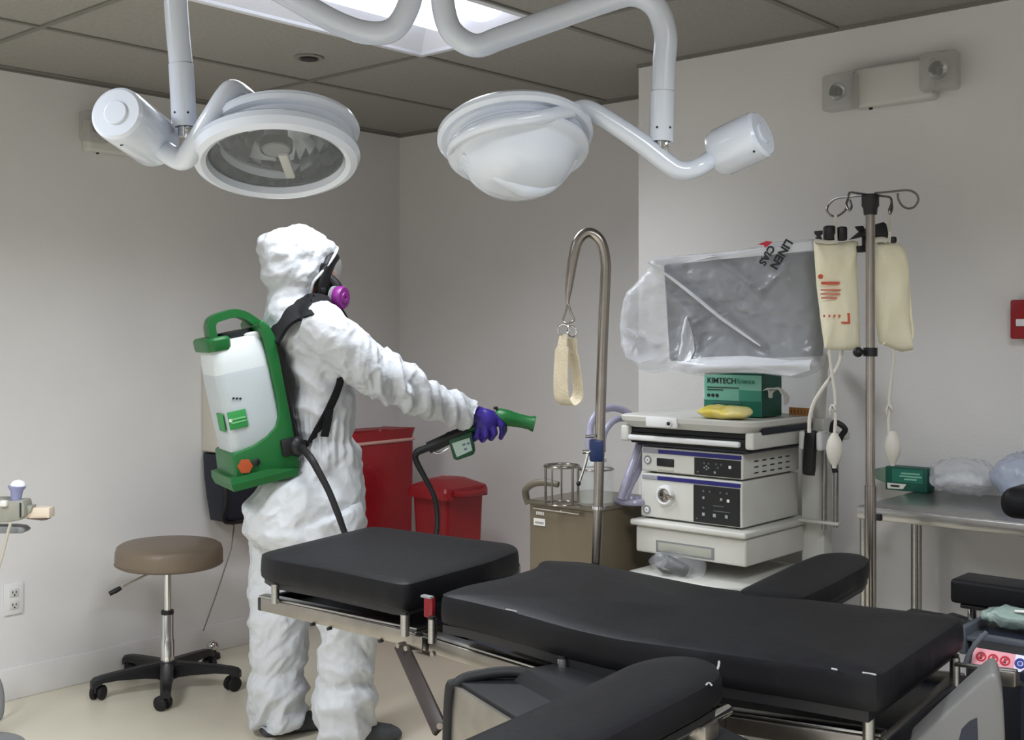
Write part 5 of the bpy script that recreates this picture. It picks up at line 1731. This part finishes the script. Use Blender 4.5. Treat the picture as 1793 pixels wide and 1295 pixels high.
nrm = [v_.normal.copy() for v_ in me.vertices]
newco = []
for v_, n_ in zip(me.vertices, nrm):
    p = v_.co.copy()
    x, y, z = loc(p)
    da, sa, qa, dr_ = seg_param(p, armA)
    warm = smoothstep(.125, .085, da) * smoothstep(-.01, .10, sa)
    whead = smoothstep(1.52, 1.60, z) * (1 - warm)
    wleg = smoothstep(.80, .66, z)
    wtor = max(0., 1 - warm - whead - wleg)
    d = 0.
    if warm > 0:
        r_ = (p - qa)
        q = r_ * 11 + V((sa * 9, sa * 6, sa * 8)) + V((0, 0, x * 4))
        amp = .010 + .010 * math.exp(-((sa - .28) / .09) ** 2) + .008 * math.exp(-((sa - .55) / .07) ** 2)
        d += warm * (amp * fold(q) * 2.4 + .006 * fold(q * 2.5 + V((3, 1, 4))) * 1.8)
    if whead > 0:
        q = V((x * 9 + z * 5, y * 8, z * 12 - x * 6))
        d += whead * (.013 * fold(q + V((4, 2, 1))) * 2.0 + .006 * fold(q * 2.4) * 1.6)
    if wleg > 0:
        sgn = 1 if y < 0 else -1
        q = V((x * 8 * 1., y * 8, z * 11 + x * 8 * sgn + y * 5))
        amp = .008 + .007 * math.exp(-((z - .46) / .10) ** 2) + .012 * smoothstep(.24, .08, z)
        d += wleg * (amp * fold(q + V((sgn * 3, 0, 0))) * 2.3 + .006 * fold(q * 2.5) * 1.8)
        d += wleg * .012 * smoothstep(.27, .20, z) * math.exp(-((z - .17 - .03 * noise.noise(V((x * 6, y * 6, 0)))) / .035) ** 2)
        d -= wleg * .010 * math.exp(-((z - .235 - .04 * noise.noise(V((x * 7, y * 7, 2)))) / .02) ** 2)
    if wtor > 0:
        q = V((x * 7 + z * 2, y * 7, z * 8 - x * 6))
        q2 = V((x * 5 + z * 6.5, y * 5 - z * 5, z * 5))
        d += wtor * (.013 * fold(q) * 2.2 + .013 * fold(q2 + V((7, 3, 2))) * 2.1 + .006 * fold(q * 2.6 + V((1, 6, 2))) * 1.7)
        # elastic waist gathers
        d -= wtor * .012 * math.exp(-((z - 1.06 - .02 * x) / .022) ** 2)
        d += wtor * .006 * math.exp(-((z - 1.06) / .07) ** 2) * math.sin(math.atan2(y, x) * 34 + 3 * noise.noise(p * 6))
    newco.append(p + n_ * d)
for v_, c in zip(me.vertices, newco):
    v_.co = c
# open the hood for the face, the wrists stay closed round the gloves
bm = bmesh.new()
bm.from_mesh(me)
kill = []
for v_ in bm.verts:
    x, y, z = loc(v_.co)
    if z > 1.515 and x > -.032 + max(0, z - 1.60) * .9 and z < 1.735 and abs(y) < .13:
        kill.append(v_)
bmesh.ops.delete(bm, geom=kill, context='VERTS')
bm.to_mesh(me)
BVH = BVHTree.FromBMesh(bm)
bm.free()
me.name = 'coverall'
cov = mesh_obj('coverall', me, M_SUIT, person, 180)
# hood hem round the opening
hem = []
for k in range(28):
    a = 2 * math.pi * k / 28
    zz = 1.628 + .105 * math.cos(a)
    yy = .098 * math.sin(a)
    xx = -.034 + max(0, zz - 1.60) * .88
    hem.append(LP(xx, yy, zz))
obj('hood_hem', MB().tube(hem, .0055, 8, 2, closed=True), M_SUIT, cov, 60)

# ---- respirator
rs_ = thing('tmp', None, None, (0, 0, 0))
bpy.data.objects.remove(rs_)
seal = [(.074, 0, 1.716), (.056, .045, 1.706), (.024, .080, 1.675), (.002, .090, 1.625), (.0, .078, 1.565), (.018, .044, 1.525), (.028, 0, 1.515)]
seal = seal + [(x, -y, z) for x, y, z in seal[-2:0:-1]]
SL = [LP(*q) for q in seal]
resp = obj('respirator', MB().tube(SL, .0135, 12, 5, closed=True), M_RUBBER, person)
vm = MB()
dense = catmull(SL + [SL[0]], 5)[:-1]
vc = LP(.05, 0, 1.63)
rings = []
for s_, out in ((1.06, -.012), (1.02, .004), (.92, .020), (.80, .029), (.74, .030), (.72, .024)):
    rings.append([vc + (p - vc) * s_ + FW * out for p in dense])
vm.loft(rings, cap=False)
obj('face_skirt', vm, M_RUBBER, resp, 60)
vm = MB()
rings = []
for s_, out in ((.78, .029), (.66, .038), (.5, .045), (.28, .050)):
    rings.append([vc + (p - vc) * s_ + FW * out for p in dense])
vm.loft(rings, cap=False)
vm.bm.verts.ensure_lookup_table()
vm.bm.faces.new(vm.bm.verts[-len(dense):])
obj('visor', vm, M_VISOR, resp, 60)
nc = obj('nose_cup', MB().ell(LP(.075, 0, 1.566), (.040, .046, .046), (FW, LT, Z), 24, 16).ell(LP(.045, 0, 1.53), (.035, .05, .025), (FW, LT, Z), 20, 12), M_BLACK, resp)
for s_ in (-1, 1):
    ax = (FW * .62 + LT * .78 * s_ - Z * .05).normalized()
    c = LP(.060, .074 * s_, 1.552)
    obj('filter_arm', MB().tube([LP(.035, .055 * s_, 1.625), LP(.062, .062 * s_, 1.595), LP(.07, .07 * s_, 1.565)], [.016, .02, .02], 12, 4), M_BLACK, resp)
    f_ = obj('filter_cartridge', MB().lathe([(0, -.006), (.034, -.006), (.038, 0), (.0405, .010), (.0405, .026), (.036, .033), (.02, .034), (.018, .037), (.008, .037), (.007, .034), (0, .034)], c, ax, 36), M_PURPLE, resp)
    obj('filter_collar', MB().lathe([(.030, -.016), (.041, -.010), (.0415, .002), (.036, .004)], c, ax, 32), M_GREYP, f_)
for zz in (1.66, 1.575):
    obj('buckle', MB().box(LP(.004, -.094, zz), (.02, .010, .02), (FW, LT, Z), .003), M_BLACK, resp)

# ---- right glove, closed round the sprayer grip
DH = 4.18


def HP(x, y, d=0.):
    return P(x, y, DH + d)


hm = MB()
hm.tube([HP(806, 718, -.03), HP(824, 722, -.025), HP(842, 729, -.018)], [.030, .032, .034], 20, 4)
hm.ell(HP(850, 735, -.028), (.048, .024, .041), (V((.94, 0, -.34)), V((0, 1, 0)), V((.34, 0, .94))), 24, 16)
MC = ((866, 729), (860, 737), (850, 741), (839, 742))
FG = (((868, 731, -.022), (879, 745, -.026), (880, 757, -.014), (877, 766, .004)),
      ((861, 738, -.032), (866, 758, -.034), (860, 767, -.010), (853, 762, .018)),
      ((850, 742, -.036), (851, 763, -.038), (845, 770, -.012), (840, 763, .018)),
      ((839, 743, -.032), (836, 762, -.034), (831, 768, -.010), (828, 761, .016)))
for (mx, my), fg in zip(MC, FG):
    hm.tube([HP(832, 726, -.018), HP((832 + mx) / 2, (727 + my) / 2, -.024), HP(*fg[0])], [.018, .017, .0145], 14, 3)
    pts = [HP(*q) for q in fg]
    for a, b, ra, rb in zip(pts, pts[1:], (.0135, .0122, .011), (.0122, .011, .0095)):
        hm.tube([a, b], [ra, rb], 14, 1)
        hm.ell(a, (ra, ra, ra), ID, 14, 10)
    hm.ell(pts[-1], (.0095,) * 3, ID, 12, 8)
th_ = [HP(830, 722, .0), HP(846, 721, .026), HP(862, 724, .034), HP(875, 731, .030)]
for a, b, ra, rb in zip(th_, th_[1:], (.018, .0145, .0125), (.0145, .0125, .010)):
    hm.tube([a, b], [ra, rb], 14, 1)
    hm.ell(b, (rb, rb, rb), ID, 12, 8)
gm = remesh(hm, .0032, 4)
gm.name = 'glove'
gl_ = mesh_obj('glove', gm, M_GLOVE, person, 180)
# ---- left glove, hand resting at the belly, hidden by the body
hm = MB()
w0, w1 = LP(.09, .20, 1.015), LP(.17, .17, .955)
hm.tube([w0, LP(.135, .21, .985)], [.036, .034], 18, 1)
hm.ell(LP(.155, .213, .968), (.045, .036, .022), (FW, LT, Z), 22, 14)
for k in range(4):
    y = .240 - .021 * k
    a, b, c, e_ = LP(.175, y, .962), LP(.213, y - .005, .945), LP(.225, y - .008, .920), LP(.22, y - .008, .90)
    for p_, q_, ra, rb in ((a, b, .0125, .0115), (b, c, .0115, .0105), (c, e_, .0105, .009)):
        hm.tube([p_, q_], [ra, rb], 12, 1)
        hm.ell(q_, (rb,) * 3, ID, 10, 8)
for p_, q_, ra, rb in ((LP(.135, .185, .965), LP(.165, .165, .955), .016, .013), (LP(.165, .165, .955), LP(.195, .16, .94), .013, .010)):
    hm.tube([p_, q_], [ra, rb], 12, 1)
    hm.ell(q_, (rb,) * 3, ID, 10, 8)
gm = remesh(hm, .0036, 4)
gm.name = 'glove'
mesh_obj('glove', gm, M_GLOVE, person, 180)
# ---- shoes
for L_ in (LEG_R, LEG_L):
    ax, ay = L_[-1][0], L_[-1][1]
    rings = []
    for (x, w_, h_, z0) in ((-.066, .022, .05, .012), (-.058, .034, .06, .004), (-.03, .041, .07, 0), (.03, .044, .075, 0), (.09, .048, .070, 0), (.14, .050, .054, 0), (.175, .043, .044, .002), (.195, .028, .032, .006), (.203, .012, .02, .01)):
        row = []
        for k in range(20):
            a = 2 * math.pi * k / 20
            row.append(LP(ax + x, ay + w_ * math.copysign(abs(math.cos(a)) ** .7, math.cos(a)), z0 + (h_ - z0) / 2 * (1 + math.copysign(abs(math.sin(a)) ** .7, math.sin(a)))))
        rings.append(row)
    so = obj('shoe', MB().loft(rings), M_SHOE, person, 60)

# ================================================================ backpack sprayer
tau = math.radians(11)
PO = LP(-.082, 0, .962)
PX = FW * math.cos(tau) + Z * math.sin(tau)
PZ_ = Z * math.cos(tau) - FW * math.sin(tau)
PAX = (PX, LT, PZ_)


def PK(x, y, z):
    return PO + PX * x * .79 + LT * y + PZ_ * z


t = thing('backpack_sprayer', 'green backpack sprayer with a clear tank on the back of the worker', 'sprayer', PO)
BP = t
HW = .122


def pk_prof(pts, y0, y1, bev=.012):
    return MB().prism([PK(x, y0, z) for x, z in pts], LT * (y1 - y0), bev, 3)


frame_pts = [(-.285, .012), (-.275, 0), (-.02, 0), (0, .02), (.0, .46), (-.018, .505), (-.045, .53), (-.062, .515), (-.052, .46), (-.050, .34), (-.046, .26), (-.052, .20), (-.075, .165), (-.12, .14), (-.18, .122), (-.275, .11)]
obj('frame', pk_prof(frame_pts, -HW, HW), M_GREEN, t, 30)
# foot tray rim
obj('base_lip', MB().loft([[PK(a, b, -.012) for a, b in ((-.30, -.13), (-.02, -.13), (-.02, .13), (-.30, .13))],
                          [PK(a, b, .012) for a, b in ((-.308, -.137), (-.015, -.137), (-.015, .137), (-.308, .137))],
                          [PK(a, b, .034) for a, b in ((-.305, -.135), (-.14, -.135), (-.14, .135), (-.305, .135))]]), M_GREEN, t, 20)
tk = MB()


def tk_ring(z, x0, x1, y, r=.04, n=7):
    out = []
    for cx, cy, a in ((x1 - r, y - r, 0), (x0 + r, y - r, 90), (x0 + r, -y + r, 180), (x1 - r, -y + r, 270)):
        for k in range(n):
            an = math.radians(a + 90 * k / (n - 1))
            out.append(PK(cx + r * math.cos(an), cy + r * math.sin(an), z))
    return out


tk.loft([tk_ring(.09, -.262, -.035, .106), tk_ring(.105, -.268, -.03, .112), tk_ring(.20, -.272, -.03, .114), tk_ring(.36, -.276, -.032, .115), tk_ring(.375, -.274, -.034, .113)])
tank = obj('tank', tk, M_TANKLIQ, t, 40)
tk = MB()
tk.loft([tk_ring(.372, -.275, -.034, .113), tk_ring(.41, -.274, -.036, .112), tk_ring(.455, -.268, -.042, .106), tk_ring(.475, -.256, -.054, .096, .035), tk_ring(.482, -.235, -.08, .08, .03)])
obj('tank_shoulder', tk, M_TANK, tank, 40)
obj('cap_bar', MB().loft([tk_ring(.452, -.285, -.185, .110, .03), tk_ring(.462, -.288, -.182, .113, .03), tk_ring(.488, -.288, -.182, .113, .03), tk_ring(.496, -.28, -.19, .106, .03)]), M_GREEN, t, 30)
hy = -.02
obj('carry_handle', MB().ribbon([PK(-.235, hy, .47), PK(-.238, hy, .525), PK(-.222, hy, .552), PK(-.18, hy, .560), PK(-.125, hy, .562), PK(-.085, hy, .548), PK(-.05, hy, .522), PK(-.02, hy, .495)], [LT] * 8, .07, .026, 6), M_GREEN, t, 40)
obj('filler_cap', MB().lathe([(0, 0), (.06, 0), (.062, .008), (.06, .024), (0, .026)], PK(-.135, 0, .478), PZ_, 36), M_BLACK, t)
obj('spout_neck', MB().lathe([(.03, -.01), (.03, .012), (.02, .016), (0, .016)], PK(-.075, -.06, .475), PZ_, 24), M_WHITE, t)
# side panel ribs and controls
obj('switch_knob', MB().lathe([(0, 0), (.024, 0), (.026, .004), (.025, .010), (0, .012)], PK(-.235, -HW - .001, .062), -LT, 6), M_ORANGE, t)
obj('side_socket', MB().lathe([(0, 0), (.012, 0), (.013, .006), (.006, .01), (0, .01)], PK(-.185, -HW - .001, .066), -LT, 24), M_BLACK, t)
obj('hose_port', MB().box(PK(-.035, -HW - .008, .09), (.055, .02, .06), PAX, .008).ell(PK(-.0, -HW - .004, .085), (.03, .03, .035), PAX, 18, 12), M_BLACK, t)
# labels
lb = obj('green_label', MB().box(PK(-.225, -.117, .218), (.062, .004, .06), PAX, .001), M_GREENL, t)
lb2 = obj('green_label', MB().box(PK(-.2785, -.06, .214), (.004, .075, .06), PAX, .001), M_GREENL, t)
obj('label_line', MB().box(PK(-.222, -.1195, .222), (.05, .002, .005), PAX), mat('pale green print', (120, 190, 130), .5), lb)
obj('label_line', MB().box(PK(-.222, -.1195, .210), (.05, .002, .004), PAX), mat('pale green print', (120, 190, 130), .5), lb)
obj('label_mark', MB().lathe([(0, 0), (.006, 0), (.006, .002), (0, .002)], PK(-.255, -.1185, .220), -LT, 14), M_WHITE, lb)
for k in range(3):
    obj('tank_print', MB().box(PK(-.225 + .014 * k, -.1165, .29 - .003 * k), (.007, .002, .006), PAX), M_INK, tank)
obj('back_pad', pk_prof([(.0, .03), (.02, .05), (.025, .25), (.035, .40), (.0, .47)], -.10, .10, .01), M_BLACK, t, 30)


# straps lie on the coverall: nearest point of the cloth pushed outwards
def on_cloth(q, off):
    hit, n_, i_, d_ = BVH.find_nearest(q)
    c = V((hit.x, hit.y, hit.z))
    if (q - c).dot(n_) < 0 and d_ < .02:
        pass
    return c + n_ * off


def on_sight(px, py, off):
    o_ = V((0, 0, H))
    d_ = (P(px, py, 1.) - o_).normalized()
    h_, n_, i_, l_ = BVH.ray_cast(o_, d_)
    return h_ - d_ * off


def strap(name, pts, sides, w, off=.011, tk_=.006, n=6, par=None, snap=True):
    path = catmull([V(p) for p in pts], n)
    if snap:
        path = [p if (i < 2) else on_cloth(p, off) for i, p in enumerate(path)]
        for _ in range(3):
            path = [path[0]] + [(path[i - 1] + path[i] * 2 + path[i + 1]) / 4 for i in range(1, len(path) - 1)] + [path[-1]]
        path = [path[0]] + [p if (BVH.find_nearest(p)[0] - p).length > off * .7 and (p - BVH.find_nearest(p)[0]).dot(BVH.find_nearest(p)[1]) > 0 else on_cloth(p, off) for p in path[1:]]
    sd = catmull([V(s_) for s_ in sides], n)
    return obj(name, MB().ribbon(path, sd, w, tk_, 1), M_STRAP, par or t, 50)


for s_ in (-1, 1):
    y = .105 * s_
    o = -LT if s_ < 0 else LT
    if s_ < 0:
        lp_ = [PK(.0, -.115, .085)] + [on_sight(x, y, .014) for x, y in ((543, 772), (558, 748), (574, 720), (588, 690), (596, 664))] + [on_sight(596, 664, .0) + LT * .04 + Z * .03]
        obj('lower_strap', MB().ribbon(lp_, [FW + Z * .5] * 7, lambda x: .036 - .014 * x, .006, 5), M_STRAP, t, 50)
        sp_ = [PK(-.004, -.09, .45)] + [on_sight(x, y, .012) for x, y in ((489, 578), (500, 561), (514, 549), (531, 541), (546, 538))] + [LP(.04, -.09, 1.515), LP(.085, -.1, 1.455), LP(.116, -.1, 1.36)]
        sp_ = catmull(sp_, 6)
        for _ in range(14):
            sp_ = [sp_[0]] + [(sp_[i - 1] + sp_[i] * 2 + sp_[i + 1]) / 4 for i in range(1, len(sp_) - 1)] + [sp_[-1]]
        sp_ = [q_ + (Z - LT * .8).normalized() * .006 for q_ in sp_]
        obj('shoulder_strap', MB().ribbon(sp_, [(LT + Z * .9 + FW * .25)] * len(sp_), .095, .012, 1), M_STRAP, t, 50)
        continue
    strap('shoulder_strap', [PK(-.002, y * .8, .44), LP(-.15, y * .95, 1.44), LP(-.11, y, 1.50), LP(-.06, y * 1.02, 1.535), LP(.0, y * 1.05, 1.53), LP(.06, y * 1.08, 1.48), LP(.12, y * 1.1, 1.42), LP(.16, y * 1.1, 1.34), LP(.17, y * 1.1, 1.26)], [(LT - Z * .75 * s_) * 1.] * 9, .085, .014, .010)
    strap('lower_strap', [PK(.01, .11 * s_, .085), LP(-.02, .215 * s_, 1.06), LP(-.015, .215 * s_, 1.12), LP(.04, .205 * s_, 1.18), LP(.085, .18 * s_, 1.24), LP(.125, .15 * s_, 1.28), LP(.15, .125 * s_, 1.29)], [V((0, 0, 1)) + FW * -.8] * 7, .032, .010, .005)
a_ = on_sight(577, 716, .02)
b_ = on_sight(568, 764, .018)
obj('strap_tail', MB().ribbon([a_, (a_ + b_) / 2 - LT * .004, b_], [FW] * 3, .028, .004, 4), M_STRAP, t, 50)
# hose: out of the port, down past the hip, under the table edge and up to the gun
hp = [PK(.01, -HW - .012, .085), P(543, 800, 3.84), P(556, 822, 3.82), P(575, 858, 3.81), P(592, 900, 3.80), P(606, 938, 3.80), P(626, 975, 3.80), P(660, 1000, 3.84), P(705, 1005, 3.92), P(745, 985, 4.02), P(762, 945, 4.10), P(766, 905, 4.14), P(760, 868, 4.16), P(744, 836, 4.17), P(731, 812, 4.18), P(727, 797, 4.18), P(735, 787, 4.18)]
obj('hose', MB().tube(hp, [.0125, .0125, .012, .011, .011, .010, .0095, .009, .009, .009, .009, .009, .009, .0095, .011, .011, .010], 14, 7), M_RUBBER, t)

# ================================================================ spray gun in the hand
t = thing('spray_gun', 'green and black spray gun with a boxy battery, held in the purple glove', 'spray gun', HP(850, 742))
nz = HP(936, 742, .0)
n0 = HP(872, 728, -.0)
nd = (nz - n0).normalized()
Ln = (nz - n0).length
obj('nozzle', MB().lathe([(0, -.012), (.020, -.012), (.029, .0), (.030, .03), (.027, .055), (.0245, .075), (.024, Ln - .02), (.0285, Ln - .006), (.029, Ln), (.023, Ln), (.021, Ln - .02), (0, Ln - .02)], n0, nd, 36), M_GREEN, t)
obj('nozzle_clip', MB().box(n0 - nd * .004 + V((-.004, -.004, .028)), (.016, .022, .010), ID, .002), M_BLACK, t)
obj('handle', MB().tube([HP(752, 781, 0), HP(790, 766, 0), HP(830, 750, 0), HP(858, 740, 0), HP(878, 732, 0)], [.016, .018, .0155, .0155, .024], 18, 5), M_GREEN, t)
obj('grip_sleeve', MB().cyl(HP(750, 784, -.002), HP(785, 768, -.002), .0215, .0215, 24).cyl(HP(785, 768, -.004), HP(818, 754, -.004), .0235, .021, 24), M_BLACK, t)
obj('hose_fitting', MB().tube([HP(727, 797, 0), HP(731, 791, 0), HP(740, 787, 0), HP(754, 782, 0)], [.0125, .0135, .0135, .0125], 14, 4), M_BLACK, t)
bt = obj('battery', MB().prism([HP(x, y, -.028) for x, y in ((785, 770), (826, 754), (832, 790), (829, 796), (800, 806), (794, 803))], V((0, .05, 0)), .005, 3), mat('dark green plastic', (24, 74, 48), .45), t)
obj('battery_label', MB().prism([HP(x, y, -.0295) for x, y in ((791, 776), (822, 766), (827, 788), (800, 800))], V((0, .004, 0))), mat('pale label', (176, 196, 186), .5), bt)
for k, (x, y) in enumerate(((812, 778), (820, 776), (815, 786))):
    obj('label_print', MB().box(HP(x, y, -.030), (.010, .002, .007), (V((.94, 0, .34)), V((0, 1, 0)), V((-.34, 0, .94)))), mat('blue grey print', (96, 118, 140), .5), bt)
obj('trigger_wire', MB().tube([HP(755, 788, 0), HP(764, 793, 0), HP(772, 792, 0), HP(786, 784, 0)], .0035, 8, 4), M_CHROME, t)
obj('trigger', MB().tube([HP(884, 742, .0), HP(886, 752, -.0), HP(882, 762, 0)], [.006, .005, .004], 10, 4), M_GREEN, t)
